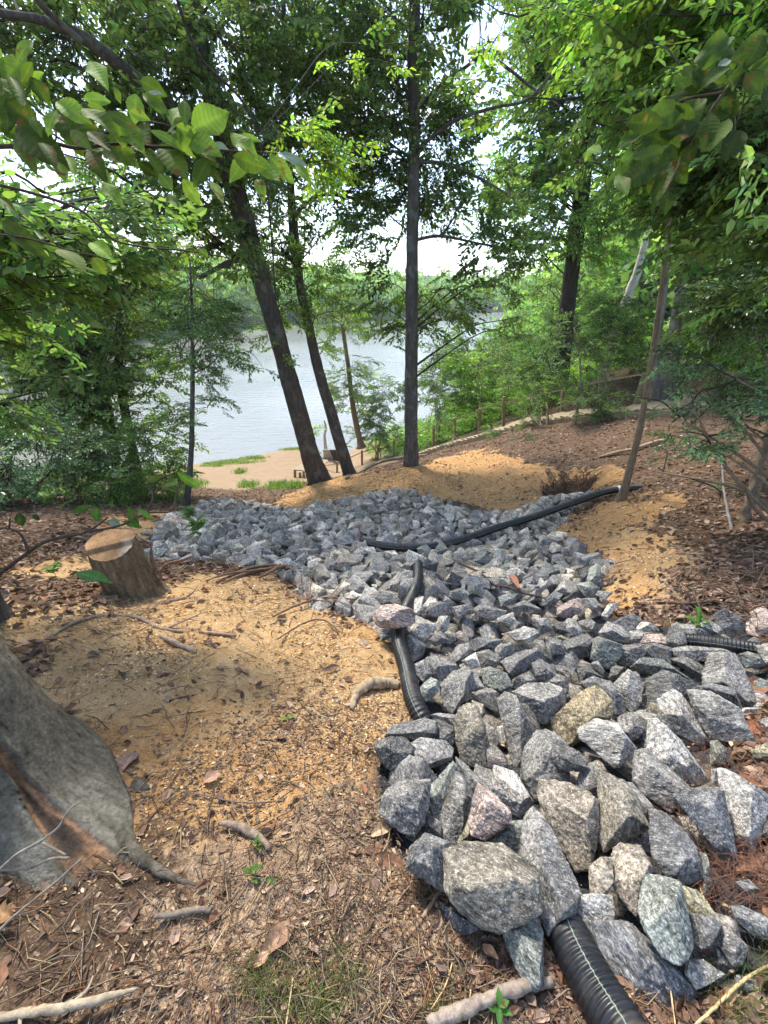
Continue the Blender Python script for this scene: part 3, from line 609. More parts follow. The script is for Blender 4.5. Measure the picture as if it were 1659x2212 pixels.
hero('E',[(890,940),(1000,910),(1100,980),(1060,1060),(940,1060)],'g',.05,.9,'grey rock immediately right of the cream-coloured stone')
hero('E',[(840,850),(960,800),(1110,830),(1050,900),(860,930)],'s',.02,.8,'smooth dark flat rock below the gravelly patch')
hero('E',[(1060,900),(1200,850),(1220,950),(1120,1040),(1060,1000)],'g',.04,.9,'grey rock right of the smooth dark flat one')
hero('E',[(940,1080),(1010,1055),(1150,1110),(1190,1210),(1100,1290),(970,1200)],'n',.06,1.0,'solid blocky boulder below the cream-coloured stone')
hero('E',[(1100,1010),(1230,940),(1440,900),(1480,980),(1330,1080),(1190,1140)],'d',.05,.8,'dark finely layered slab right of the solid blocky boulder')
hero('E',[(1160,770),(1300,720),(1430,790),(1330,850),(1230,830)],'l',.05,.8,'pale flat-topped rock right of the gravelly patch')
hero('E',[(1360,1030),(1420,1000),(1520,1050),(1580,1130),(1470,1190),(1400,1150)],'d',.05,.9,'dark angular rock two places left of the clean faceted one')
hero('E',[(1200,1160),(1340,1095),(1390,1170),(1250,1240),(1190,1220)],'g',.03,.9,'small grey rock beneath the dark finely layered slab')
hero('E',[(820,1110),(880,1080),(960,1220),(850,1260),(790,1190)],'l',.05,.9,'pale rock with dark dots left of the solid blocky boulder')
hero('E',[(1490,1180),(1560,1115),(1659,1150),(1659,1270),(1570,1200)],'g',.03,.9,'grey rock behind the blocky boulder that lies by the olive-brown one')
hero('E',[(1470,800),(1600,830),(1640,940),(1500,950)],'g',.03,.9,'speckled grey rock in the second row below the pale flat-topped one')
hero('E',[(1530,720),(1580,680),(1659,690),(1659,790),(1560,760)],'d',.03,.9,'dark rock right of the small speckled ones under the pinkish white wedge')
hero('E',[(1370,650),(1490,650),(1530,740),(1430,780)],'g',.04,.9,'grey rock just above right of the pale flat-topped one')
hero('E',[(1070,650),(1200,600),(1220,660),(1170,720),(1080,680)],'l',.06,.9,'pale faceted rock crossed by the tip of the fallen twig')
hero('E',[(690,560),(850,530),(880,600),(740,660)],'g',.03,.8,'flat grey rock beside the rusty leaves on the fallen twig')
hero('E',[(870,560),(960,540),(1150,590),(1060,670),(900,620)],'g',.03,.8,'long flat rock under the middle of the fallen twig')
hero('E',[(1180,560),(1300,500),(1430,570),(1300,600)],'g',.04,.8,'low rock with a brown leaf on it above the fallen twig tip')
hero('E',[(1420,540),(1540,430),(1620,450),(1540,550)],'s',.05,.8,'smooth green-blue slab above the pinkish white wedge')
hero('E',[(680,430),(780,395),(840,450),(780,500),(680,480)],'l',.05,.9,'light rounded rock just above the fallen twig')
hero('E',[(830,370),(950,360),(950,480),(830,450)],'n',.05,.9,'square green-grey rock above the middle of the fallen twig')
hero('E',[(1290,310),(1400,290),(1430,390),(1280,400)],'g',.05,.9,'cube-like grey rock near the right edge of the mid channel')
hero('E',[(1080,460),(1250,450),(1200,530),(1110,550)],'n',.05,.8,'layered green-grey rock right of the fallen twig')
hero('E',[(20,450),(150,450),(190,530),(110,550),(30,480)],'g',.03,.8,'grey rock above the flat pinkish rock on its left')
hero('D',[(385,220),(440,170),(600,190),(700,370),(640,440),(590,740),(560,760),(370,500),(350,420)],'t',.05,1.0,'coarse tan and white boulder leaning behind the large green-grey one')
hero('D',[(640,430),(740,430),(930,500),(970,640),(1030,990),(990,1110),(920,1145),(780,1080),(650,880),(590,720),(610,580)],'n',.11,.9,'large green-grey boulder right of the nearest pipe, topmost there')
hero('D',[(940,510),(1080,560),(1230,760),(1160,800),(1010,740),(970,620)],'y',.04,.9,'yellow-green banded rock right of the large green-grey boulder')
hero('D',[(1010,745),(1190,770),(1270,860),(1190,1010),(1090,1050),(1030,970)],'d',.03,.9,'nearly black rock below the yellow-green banded one')
hero('D',[(1090,230),(1160,260),(1190,500),(1170,620),(1110,560)],'n',.0,.9,'thin green-grey rock standing beyond the dark blue-grey slab')
hero('D',[(180,360),(270,285),(360,290),(370,480),(300,620),(190,590)],'t',.07,1.0,'small rugged speckled rock stacked on a black and white one')
hero('D',[(60,600),(190,590),(300,625),(360,600),(380,760),(340,850),(250,870),(60,770)],'l',.04,1.0,'rugged black and white rock beside the mouth of the nearest pipe')
hero('D',[(50,800),(380,820),(540,860),(660,1000),(870,1180),(1040,1380),(990,1500),(780,1500),(480,1420),(350,1200),(160,960)],'s',-.01,.9,'broad low dark boulder along the right side of the nearest pipe')
hero('D',[(980,1130),(1120,1130),(1300,1250),(1180,1320),(1070,1370),(980,1250)],'l',.0,.9,'rock with a white flash below the large green-grey boulder')
hero('D',[(1270,890),(1380,910),(1500,1020),(1450,1170),(1360,1170),(1280,1030)],'d',.01,.9,'streaked dark rock at the lower right behind the straw stems')
hero('D',[(1350,680),(1440,680),(1659,780),(1659,960),(1560,930),(1380,790)],'s',.01,.9,'dark streaky rock at the lower right edge among dead leaves')
hero('D',[(1390,480),(1500,460),(1590,540),(1480,560)],'g',.0,.8,'small half-buried stone among dead leaves at the right edge')
hero('D',[(1400,1250),(1540,1280),(1610,1370),(1500,1400),(1390,1340)],'s',-.02,.8,'lowest small stone at the lower right among straw')
hero('D',[(1210,1010),(1280,1040),(1330,1180),(1240,1180)],'d',-.01,.9,'small black rock in the shade left of the streaked dark one')
hero('B',[(1570,340),(1659,310),(1700,330),(1690,430),(1640,410)],'g',-.01,.8,'small flat stone among pine needles at the right edge')
hero('B',[(1510,590),(1659,520),(1720,560),(1720,680),(1560,650)],'y',.0,.9,'yellowish stone cut by the right edge among pine needles')
hero('B',[(1600,1230),(1659,1140),(1720,1200),(1720,1340),(1580,1320)],'d',.0,.9,'dark stone at the right edge beyond the tall speckled slab')
ROCK_GROUP = 'angular grey stones of the stone-lined channel'
def make_hero(k, P, tint, lift, thick, label):
    rg = np.random.default_rng(1000+k); c2 = P.mean(0)
    C0 = ground(c2[0], c2[1], .045+lift)
    view = -C0/np.linalg.norm(C0); N_ = np.array([0, -.05, 1.])*.75+view*.75+rg.normal(0, .10, 3); N_ /= np.linalg.norm(N_)
    pts = []
    for a, b in P:
        d = ray(a, b); t = np.dot(C0, N_)/np.dot(d, N_); pts.append(d*np.clip(t, .3, 9))
    pts = np.array(pts); X = np.cross([0, 1, 0], N_); X /= np.linalg.norm(X); Y = np.cross(N_, X)
    q = np.stack([(pts-C0)@X, (pts-C0)@Y], 1); h = hull2(q); cen = (h.max(0)+h.min(0))/2; h = (h-cen)*1.07; C = C0+X*cen[0]+Y*cen[1]
    size = math.sqrt(max(np.prod(h.max(0)-h.min(0)), 1e-6)); T = size*.5*thick
    nm, ds = [], []
    for a, b in zip(h, np.roll(h, -1, 0)):
        e = b-a; l = np.linalg.norm(e)
        if l < .012*size: continue
        n2 = np.array([e[1], -e[0]])/l; dd = np.dot(n2, a)
        if dd < .02*size: continue
        ne = X*n2[0]+Y*n2[1]
        t1 = math.radians(rg.uniform(6, 60)); t2 = math.radians(rg.uniform(5, 30))
        nm += [ne*math.cos(t1)+N_*math.sin(t1), ne*math.cos(t2)-N_*math.sin(t2)]; ds += [dd*math.cos(t1), dd*math.cos(t2)]
    for _ in range(3):
        a = rg.uniform(0, 2*PI); tl = math.radians(rg.uniform(8, 38)); n = N_*math.cos(tl)+(X*math.cos(a)+Y*math.sin(a))*math.sin(tl); nm.append(n); ds.append(T*rg.uniform(.6, 1.0))
    for _ in range(3):
        a = rg.uniform(0, 2*PI); tl = math.radians(rg.uniform(0, 30)); n = -N_*math.cos(tl)+(X*math.cos(a)+Y*math.sin(a))*math.sin(tl); nm.append(n); ds.append(T*rg.uniform(.9, 1.3))
    ex_ = np.abs(h).max(0)
    nm += [X, -X, Y, -Y, N_, -N_]; ds += [ex_[0]*1.02]*2+[ex_[1]*1.02]*2+[T, T*1.2]
    nm = np.array(nm); ds = np.array(ds)
    big = size > .085
    V, Fc = ICO[5 if big else 4]
    ext = np.abs(h).max(0); dirs = V[:, :1]*X*ext[0]+V[:, 1:2]*Y*ext[1]+V[:, 2:]*N_*T; dirs /= np.linalg.norm(dirs, axis=1)[:, None]
    r = polytope(dirs, nm, ds, 220)
    v = dirs*r[:, None]; s0 = rg.uniform(0, 50)
    fa = rg.normal(0, 1, 3); fa /= np.linalg.norm(fa)
    q = v/size+s0; qa = (v/size)*1.0; qa = qa - fa*(qa@fa)[:, None]*.7
    disp = size*(.012*fbm(q*2.6, 3, k) + .013*(1-np.abs(fbm(qa*7+s0, 3, k+9))*1.6) + .010*fbm(q*22, 2, k+5))
    v = v+dirs*disp[:, None]*np.minimum(1, r/(.3*size))[:, None]+C
    mb = MB(); mb.add(v, Fc)
    o = build('boulder' if size > .16 else 'rock', mb, M_ROCK, origin=C, color=False)
    tc = np.array(TINT[tint])*rg.uniform(.88, 1.12); o.color = (*(tc*np.array([1.05, 1.0, .95])), 1)
    tag(o, label, 'rock', ROCK_GROUP); return o
for _k, h in enumerate(HEROES): make_hero(_k, *h)

# scattered stones
def arch(k, sub):
    rg = np.random.default_rng(500+k); V, Fc = ICO[sub]; n = rg.normal(0, 1, (8, 3)); n /= np.linalg.norm(n, axis=1)[:, None]
    n = np.vstack([n, np.eye(3), -np.eye(3)]); d = np.concatenate([rg.uniform(.52, .95, 8), np.full(6, 1.0)])
    r = polytope(V, n, d, 160); v = V*r[:, None]*np.array([1.0, rg.uniform(.62, .9), rg.uniform(.42, .7)])
    v += V*(.02*fbm(v*3+k, 3, k)+.014*fbm(v*9+k, 2, k+3))[:, None]
    return v, Fc
NA = 16
ARCH = {s: [arch(k, s) for k in range(NA)] for s in (2, 3, 4)}
ARCH_ME = {}
def rotm(rg, flat=.5):
    a = rg.uniform(0, 2*PI); b = rg.normal(0, flat); c = rg.normal(0, flat)
    return np.array(Matrix.Rotation(a, 3, 'Z') @ Matrix.Rotation(b, 3, 'X') @ Matrix.Rotation(c, 3, 'Y'))
def scatter():
    rg = np.random.default_rng(77); G = Z_GRAVEL; lo, hi = G.min(0), G.max(0)
    n = 60000; x = rg.uniform(lo[0], hi[0], n); y = rg.uniform(lo[1], hi[1], n); D = np.hypot(x, y)
    sd_ = sdist(x, y, G); ok = sd_ > rg.uniform(-.05, .03, n)
    ok &= (D > .6)&((D > 2.2)|(sd_ > .08)); x, y, D = x[ok], y[ok], D[ok]
    px, py, _ = proj(np.stack([x, y, gz(x, y)], 1))
    base = np.interp(D, [0, 1.5, 2.5, 4, 7, 12], [.058, .058, .058, .060, .058, .056])
    r = base*np.exp(np.clip(rg.normal(0, .30, len(x)), -.7, .5))
    inh = np.zeros(len(x), bool)
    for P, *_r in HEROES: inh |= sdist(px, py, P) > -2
    near = (px > 800) & (py > 1340)
    order = np.argsort(-r*(rg.uniform(.6, 1, len(x)))); out = []; cell = {}
    for i in order:
        cx, cy_ = int(x[i]/.12), int(y[i]/.12); bad = False
        fac = .80
        for a in range(cx-3, cx+4):
            for b in range(cy_-3, cy_+4):
                for j in cell.get((a, b), ()):
                    if (x[i]-x[j])**2+(y[i]-y[j])**2 < ((r[i]+r[j])*fac)**2: bad = True; break
                if bad: break
            if bad: break
        if bad: continue
        cell.setdefault((cx, cy_), []).append(i); out.append(i)
    out = np.array(out); res = []
    for i in out: res.append((x[i], y[i], r[i], -.055 if inh[i] else (-.03 if near[i] else 0.0), inh[i]))
    # a looser second layer on top
    m = rg.choice(out, int(len(out)*.55), replace=False)
    for i in m:
        if inh[i] or near[i]: continue
        rr = r[i]*rg.uniform(.7, 1.15); a = rg.uniform(0, 2*PI)
        xx, yy = x[i]+math.cos(a)*r[i]*1.1, y[i]+math.sin(a)*r[i]*1.1
        if sdist(np.array([xx]), np.array([yy]), G)[0] < .08: continue
        res.append((xx, yy, rr, .055, False))
    return res
RES = scatter(); _rg = np.random.default_rng(5)
TS = ['g']*22+['l']*10+['d']*6+['s']*6+['n']*3+['w', 'p', 't', 'b']
items = []
for (x, y, r, dz, inh) in RES:
    z = gz(x, y)[0]-.05+dz+r*.35; px, py, t = [float(a[0]) for a in proj(np.array([[x, y, z]]))]
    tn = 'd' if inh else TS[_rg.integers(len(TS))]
    sz = 900*r/t; vis = (-20 < px < 1680) and (-20 < py < 2230)
    items.append([sz*(1 if vis and not inh else 0), x, y, z, r, tn, int(_rg.integers(NA)), rotm(_rg), px, py])
items.sort(key=lambda a: -a[0]); NIND = 168
print('rocks', len(HEROES), len(items))
def zone_label(px, py):
    if py < 1110: s = ('at the far end of the stone bed below the sandy beach' if px < 600 else 'on the heap below the tall straight trunk' if px < 1050 else 'beside the root-hung hollow')
    elif px < 620: s = 'beyond the tree stump on the left of the stone bed'
    elif py < 1180: s = 'above the long curved pipe' if px < 1100 else 'beside the raised end of the curved pipe'
    elif px < 880: s = 'left of the pinned pipe beside the bundle of roots'
    elif py < 1260: s = 'between the curved pipe and the fallen twig'
    elif px > 1180: s = 'along the right edge of the stone bed by the brown bank'
    elif py < 1345: s = 'around the fallen twig right of the pinned pipe'
    else: s = 'filling gaps among the nearest boulders'
    return s
TW = {'g': 'grey speckled', 'l': 'light grey', 'd': 'dark grey', 's': 'blue-grey', 'n': 'green-grey', 'w': 'whitish', 'p': 'pinkish', 't': 'tan', 'b': 'brown-stained', 'y': 'yellowish'}
for it in items[:NIND]:
    sz, x, y, z, r, tn, k, R, px, py = it
    if k not in ARCH_ME:
        mb = MB(); mb.add(*ARCH[4][k]); o = build('rock', mb, M_ROCK, color=False); ARCH_ME[k] = o.data
    else: o = bpy.data.objects.new('rock', ARCH_ME[k]); S.collection.objects.link(o)
    o.matrix_world = Matrix.Translation((x, y, z)) @ Matrix(R.tolist()).to_4x4() @ Matrix.Scale(r*1.28, 4)
    o.color = (*(np.array(TINT[tn])*_rg.uniform(.9, 1.4)*np.array([1.05, 1.0, .95])), 1)
    zl = zone_label(px, py); tag(o, TW[tn]+' stone '+zl, 'rock', TW[tn]+' stones '+zl)
mb = MB()
for it in items[NIND:]:
    sz, x, y, z, r, tn, k, R, px, py = it
    v, f = ARCH[3 if sz > 9 else 2][k]; v = v@R.T*r*1.28+np.array([x, y, z])
    mb.add(v, f, np.array(TINT[tn])*_rg.uniform(1.05, 1.85)*np.array([1.22, 1.07, _rg.uniform(.86, .94)]))
tag(build('stone_rubble', mb, M_ROCK2), 'hundreds of smaller grey angular stones covering the rest of the channel', 'stones', kind='stuff')

# ------------------------------------------------------------------ foliage
def leaf6(L_, w, fold=.25, droop=.1):                                # elliptical leaf folded along its midrib, along +X
    return np.array([(0,0,0),(.3*L_, -w*.5, fold*w*.5),(.68*L_, -w*.42, fold*w*.42-droop*L_*.4),(L_,0,-droop*L_),(.68*L_, w*.42, fold*w*.42-droop*L_*.4),(.3*L_, w*.5, fold*w*.5)])
LEAF_F = np.array([[0,1,2,3],[0,3,4,5]])
def rotz(a): c, s = math.cos(a), math.sin(a); return np.array([[c,-s,0],[s,c,0],[0,0,1]])
def rotx(a): c, s = math.cos(a), math.sin(a); return np.array([[1,0,0],[0,c,-s],[0,s,c]])
def roty(a): c, s = math.cos(a), math.sin(a); return np.array([[c,0,s],[0,1,0],[-s,0,c]])
def make_spray(seed, leaf=.18, wid=.55, side=5, per=5, flat=.3):
    rg = np.random.default_rng(seed); leaves = []; tw = []
    def run(p0, ang, ln, n, z):
        d = np.array([math.cos(ang), math.sin(ang), z]); pts = [p0 + d*ln*t - np.array([0, 0, .10*t*t*ln]) for t in np.linspace(0, 1, 4)]
        tw.append(np.array(pts))
        for k in range(n):
            t = (k+.6)/n; p = p0+d*ln*t-np.array([0, 0, .10*t*t*ln]); s = 1 if k % 2 else -1
            a = ang+s*rg.uniform(.5, 1.1) if k < n-1 else ang+rg.normal(0, .2)
            l = leaf*rg.uniform(.65, 1.15)
            M = rotz(a) @ roty(rg.normal(.25, .3)) @ rotx(rg.normal(0, flat))
            leaves.append(leaf6(l, l*wid*rg.uniform(.85, 1.1), rg.uniform(.1, .5), rg.uniform(0, .25)) @ M.T + p)
    run(np.zeros(3), 0, 1.0, per+3, 0)
    for k in range(side):
        t = .12+.75*k/side; s = 1 if k % 2 else -1
        run(np.array([t, 0, -.1*t*t]), s*rg.uniform(.6, .95), (1-t*.75)*rg.uniform(.45, .65), per, rg.normal(0, .12))
    return np.array(leaves), tw
SPR = {'beech': [make_spray(k) for k in range(6)], 'small': [make_spray(20+k, .15, .5, 5, 5) for k in range(5)],
       'holly': [make_spray(40+k, .15, .48, 6, 6, .9) for k in range(5)], 'narrow': [make_spray(60+k, .22, .2, 5, 6, .7) for k in range(4)],
       'drop': [make_spray(80+k, .19, .5, 5, 5, 1.1) for k in range(5)]}
def add_sprays(mbL, mbT, kind, pos, dirs, scale, base, rg, var=.3, tilt=.35):
    n = len(pos)
    if n == 0: return
    pr = rg.integers(len(SPR[kind]), size=n); X = dirs/np.linalg.norm(dirs, axis=1)[:, None]
    Z = np.array([0, 0, 1.])+rg.normal(0, tilt, (n, 3)); Z = Z-X*(Z*X).sum(1)[:, None]; Z /= np.linalg.norm(Z, axis=1)[:, None]; Y = np.cross(Z, X)
    R = np.stack([X, Y, Z], -1)
    for k in range(len(SPR[kind])):
        idx = np.where(pr == k)[0]
        if len(idx) == 0: continue
        lv, tw = SPR[kind][k]; m = len(lv); V = lv.reshape(-1, 3)
        W_ = np.einsum('nij,vj->nvi', R[idx], V)*scale[idx][:, None, None]+pos[idx][:, None]
        nf = len(idx)*m; f = (np.arange(nf)[:, None, None]*6+LEAF_F[None]).reshape(-1, 4)
        c = np.array(base)*(1+var*rg.normal(0, .55, (nf, 1)))*(1+.12*rg.normal(0, 1, (nf, 3))*np.array([1.2, .3, .8]))
        c = np.clip(c*np.repeat(1+.28*rg.normal(0, 1, (len(idx), 1)), m, 0), .006, 1)
        mbL.add(W_.reshape(-1, 3), f, np.repeat(c, 6, 0))
        for t in tw:
            q = np.einsum('nij,vj->nvi', R[idx], t)*scale[idx][:, None, None]+pos[idx][:, None]   # (n,4,3)
            w = .0075*scale[idx][:, None, None]; u = Z[idx][:, None]*w; s = Y[idx][:, None]*w
            V3 = np.stack([q+u, q-u*.5+s*.87, q-u*.5-s*.87], 2).reshape(-1, 3)                  # n,4,3corners
            b = np.arange(len(idx))[:, None, None]*12+np.arange(3)[None, :, None]*3; j = np.arange(3)[None, None]; j2 = (j+1) % 3
            ff = np.stack([b+j, b+j2, b+3+j2, b+3+j], -1).reshape(-1, 4); mbT.add(V3, ff, (.06, .05, .035))
GREEN = {k: tuple((2.6 if k in ('dark','mid','blue') else 1.5)*a for a in v) for k, v in {'dark': (.050, .080, .024), 'mid': (.082, .13, .036), 'bright': (.175, .28, .055), 'pale': (.155, .22, .07), 'fresh': (.112, .185, .055), 'blue': (.060, .098, .036), 'lime': (.22, .33, .05)}.items()}
def crown(mbL, mbT, trunk, blobs, rg, kind='beech', rk=1.0):
    for b in blobs:
        px, py, D, rx, ry, rz, n, sl, colr = b[:9]; kd = b[9] if len(b) > 9 else kind
        C = PD(px, py, D); t = np.dot(C, [0, cp, -sp_]); m = t/F; Cr = np.array([rx*m, rz, ry*m])
        nl = max(2, int(n/13)); per = int(math.ceil(n/nl))
        for i in range(nl):
            a = rg.normal(0, 1, 3); a /= np.linalg.norm(a); tgt = C + a*Cr*rg.uniform(.45, 1.05)
            hd = np.hypot(trunk[:, 0]-tgt[0], trunk[:, 1]-tgt[1]); want = tgt[2]-.45*hd
            k = np.argmin(np.abs(trunk[:, 2]-want)+.5*hd+rg.uniform(0, .3, len(trunk))); s = trunk[k]
            ln = np.linalg.norm(tgt-s)
            if ln < .3: tgt = tgt+a*.5; ln = np.linalg.norm(tgt-s)
            if ln > 7: s = tgt+(s-tgt)*(3.0+rg.uniform(0, 1))/ln; ln = np.linalg.norm(tgt-s)
            mid = (s+tgt)/2+np.array([rg.normal(0, .08), rg.normal(0, .08), .12])*ln
            path = catmull(np.array([s, (s+mid)/2+rg.normal(0, .02, 3)*ln, mid, (mid+tgt)/2+rg.normal(0, .03, 3)*ln, tgt]), 16)
            r0 = min(.009*ln+.004, .045)*rk; tube(mbT, path, np.linspace(r0, .004, 16), 5, col=(.055, .048, .04), cap=False)
            u = rg.uniform(.25, 1.0, per); q = u*15; qi = np.minimum(q.astype(int), 14); P = path[qi]+(path[qi+1]-path[qi])*(q-qi)[:, None]
            dd = path[-1]-path[5]; dd[2] *= .5; dd /= np.linalg.norm(dd)+1e-9; ang = rg.uniform(.3, 1.6, per)*np.where(rg.random(per) < .5, -1, 1)
            dirs = np.stack([dd[0]*np.cos(ang)-dd[1]*np.sin(ang), dd[0]*np.sin(ang)+dd[1]*np.cos(ang), rg.normal(-.15, .38, per)], 1)
            off = rg.uniform(0, .45, per)*Cr.mean()*1.0; P2 = P+dirs*off[:, None]+np.array([0, 0, 1])*(rg.normal(0, .3, per)*Cr[2])[:, None]
            for a0, b0 in zip(P, P2):
                if np.linalg.norm(b0-a0) > .1: tube(mbT, np.array([a0, (a0+b0)/2+[0, 0, .03], b0]), [.006, .005, .003], 3, col=(.06, .05, .04), cap=False)
            add_sprays(mbL, mbT, kd, P2, dirs, sl*rg.uniform(.55, 1.3, per), GREEN[colr] if isinstance(colr, str) else colr, rg, tilt=.6 if kd == 'drop' else .4)
def px_path(pts, D0, D1=None):
    D1 = D0 if D1 is None else D1
    return np.array([PD(x, y, D0+(D1-D0)*k/(len(pts)-1)) for k, (x, y) in enumerate(pts)])
def tree(name, label, cat, trunks, blobs, mat=M_BARK, lmat=M_LEAF, seed=0, kind='beech', group=None, flare=1.35, bumps=.06, rk=1.0):
    """trunks: list of (pixel path, widths in px, D0, D1)"""
    rg = np.random.default_rng(seed); mbK = MB(); allp = []; base = None
    for q, (pts, wd, D0, D1) in enumerate(trunks):
        P = px_path(pts, D0, D1); t = P@np.array([0, cp, -sp_]); rad = np.array(wd)/2/F*t
        if q == 0:
            base = P[0].copy(); base[2] = gz(base[0], base[1])[0]
            if flare: P = np.vstack([P[0]+(P[0]-P[1])/np.linalg.norm(P[0]-P[1])*.25, P]); rad = np.concatenate([[rad[0]*flare], rad])
        c = catmull(np.hstack([P, rad[:, None]]), max(24, len(P)*8)); c[:, 3] = np.maximum(c[:, 3], .004)
        if q == 0 and flare: g = np.clip(1-np.linalg.norm(c[:, :3]-c[0, :3], axis=1)/.5, 0, 1)**2; c[:, 3] *= 1+(flare-1)*g
        tube(mbK, c[:, :3], c[:, 3], 16, noise=bumps, seed=seed+q, nscale=5, col=(1, 1, 1)); allp.append(c[:, :3])
    root = thing(name, label, cat, base, group); build('trunk', mbK, mat, root, color=False)
    mbL, mbT = MB(), MB(); crown(mbL, mbT, np.vstack(allp), blobs, rg, kind, rk)
    if mbL.n:
        cr = build('crown', mbL, lmat, root, smooth=False); build('branches', mbT, M_TWIG, root)
    return root
tree('leaning_tree', 'large dark trunk leaning left with a spreading limb, in front of the beach', 'tree',
 [([(692,1045),(668,975),(645,890),(615,785),(592,700),(562,600),(528,480),(500,380),(470,250),(440,110),(405,-60),(380,-250)], [52,40,40,37,36,40,46,44,38,30,24,16], 10.7, 8.6),
  ([(505,400),(420,280),(345,208),(270,150),(185,85),(95,45),(0,28),(-120,-10)], [30,26,24,26,24,17,14,10], 8.9, 7.6),
  ([(430,600),(520,560),(560,600),(580,650)][::-1], [16,15,12,8], 10.2, 9.8),
  ([(175,90),(130,50),(80,0),(50,-60)], [16,14,12,10], 7.9, 7.6)],
 [(150,90,9,210,120,1.5,146,.55,'dark','drop'),(330,120,9.5,160,140,1.5,153,.55,'dark','drop'),(480,190,9,130,170,1.5,153,.55,'dark','drop'),(410,420,9.5,140,110,1.2,86,.5,'dark','drop'),
  (560,330,9,80,150,1.2,72,.5,'dark','drop'),(590,650,10.2,75,60,.7,30,.4,'dark','drop'),(560,555,10,90,60,.8,39,.45,'dark','drop'),(50,230,10,130,150,1.5,89,.55,'mid','drop'),(610,720,10.4,50,50,.5,22,.35,'mid'),(200,330,10,140,90,1.2,66,.5,'mid','drop'),(480,-80,9,300,120,2,99,.6,'dark','drop')], M_BARK, seed=1)
tree('slender_tree', 'slim dark trunk curving left just right of the big leaning trunk', 'tree',
 [([(757,1030),(735,960),(712,880),(688,800),(667,705),(648,620),(636,520),(630,440),(622,300),(618,150),(612,0),(605,-200)], [30,25,24,23,20,19,22,18,14,12,10,8], 11.0, 10.2),
  ([(634,470),(660,440),(700,420),(760,428),(800,450)], [10,9,8,6,4], 10.4, 10.4)],
 [(690,110,10.5,110,150,1.4,126,.55,'dark','drop'),(720,330,10.5,100,120,1.3,86,.5,'dark','drop'),(700,520,10.5,90,80,1,55,.5,'dark','drop'),(690,650,11,75,65,.8,44,.42,'mid','drop'),(640,230,10.2,80,130,1,53,.5,'dark','drop'),(730,760,11.3,50,40,.5,11,.35,'mid','drop'),(620,-80,10,160,100,1.5,53,.6,'dark','drop')], M_BARK, seed=2)
tree('straight_tree', 'tall straight trunk standing upright behind the middle of the stone bed', 'tree',
 [([(888,1012),(888,950),(888,880),(889,700),(891,500),(895,300),(893,150),(896,0),(898,-200)], [36,29,28,27,26,24,26,23,18], 9.0, 9.0),
  ([(897,350),(912,315),(955,280),(994,255),(1069,232),(1139,215),(1200,150),(1239,105),(1304,85)], [10,9,8,7,6,5,5,4,3], 9.0, 8.2),
  ([(896,350),(950,352),(1004,370),(1064,400),(1110,430)], [8,7,6,5,3], 9.0, 9.2),
  ([(895,240),(929,208),(970,170),(999,150),(1049,120),(1100,150),(1150,190),(1210,230)], [9,8,8,7,6,6,5,3], 9.0, 8.7),
  ([(890,520),(950,510),(1030,525),(1110,540)], [7,6,4,3], 9.0, 9.0)],
 [(800,70,9.3,110,130,1.3,113,.52,'dark','drop'),(955,110,9,100,120,1.2,66,.5,'dark','drop'),(1000,330,9,100,100,1.2,53,.48,'dark','drop'),(800,290,9.3,80,140,1.2,80,.5,'dark','drop'),(1010,500,9,110,60,1,49,.48,'dark','drop'),
  (955,700,9.3,90,40,.8,31,.42,'dark','drop'),(1080,590,9.6,100,55,1,42,.45,'dark','drop'),(800,520,9.5,80,90,1,55,.5,'dark','drop'),(1040,210,9,60,60,.8,40,.45,'mid'),(960,420,9.3,70,60,.8,46,.45,'dark','drop'),(1060,420,10,70,60,.8,40,.45,'mid','drop'),(940,250,9.5,50,70,.6,30,.45,'dark','drop'),(1120,690,10,60,30,.6,14,.4,'dark','drop'),(940,610,9.3,60,40,.6,24,.42,'mid','drop'),(900,-80,9,200,90,1.5,59,.6,'dark','drop'),(790,690,9.5,45,60,.6,19,.4,'mid','drop'),(1090,60,9,40,50,.7,9,.45,'mid','drop')], M_BARK, seed=3)
tree('sturdy_tree', 'dark rough trunk tilting right behind the wooden handrail', 'tree',
 [([(1204,850),(1214,760),(1222,690),(1233,600),(1246,500),(1258,400),(1270,300),(1285,150),(1295,0),(1300,-150)], [42,37,33,31,33,33,29,24,20,16], 17.5, 16)],
 [(1190,110,16,130,130,2,141,.85,'mid','drop'),(1330,140,15,120,140,2,126,.85,'mid','drop'),(1160,340,17,110,100,1.4,111,.8,'mid','drop'),(1340,400,17.5,60,120,1.2,89,.8,'mid','drop'),(1100,420,16,80,90,1.5,60,.8,'fresh','drop'),(1130,230,16,80,90,1.5,60,.8,'fresh','drop'),(1150,510,15.5,90,60,1.5,52,.75,'mid','drop'),
  (1230,650,19,110,70,1.0,90,.7,'blue','drop'),(1170,720,19.5,70,60,1.0,60,.65,'blue'),(1250,-60,16,200,90,2,66,.9,'mid','drop')], M_BARKD, seed=4, flare=1.2)
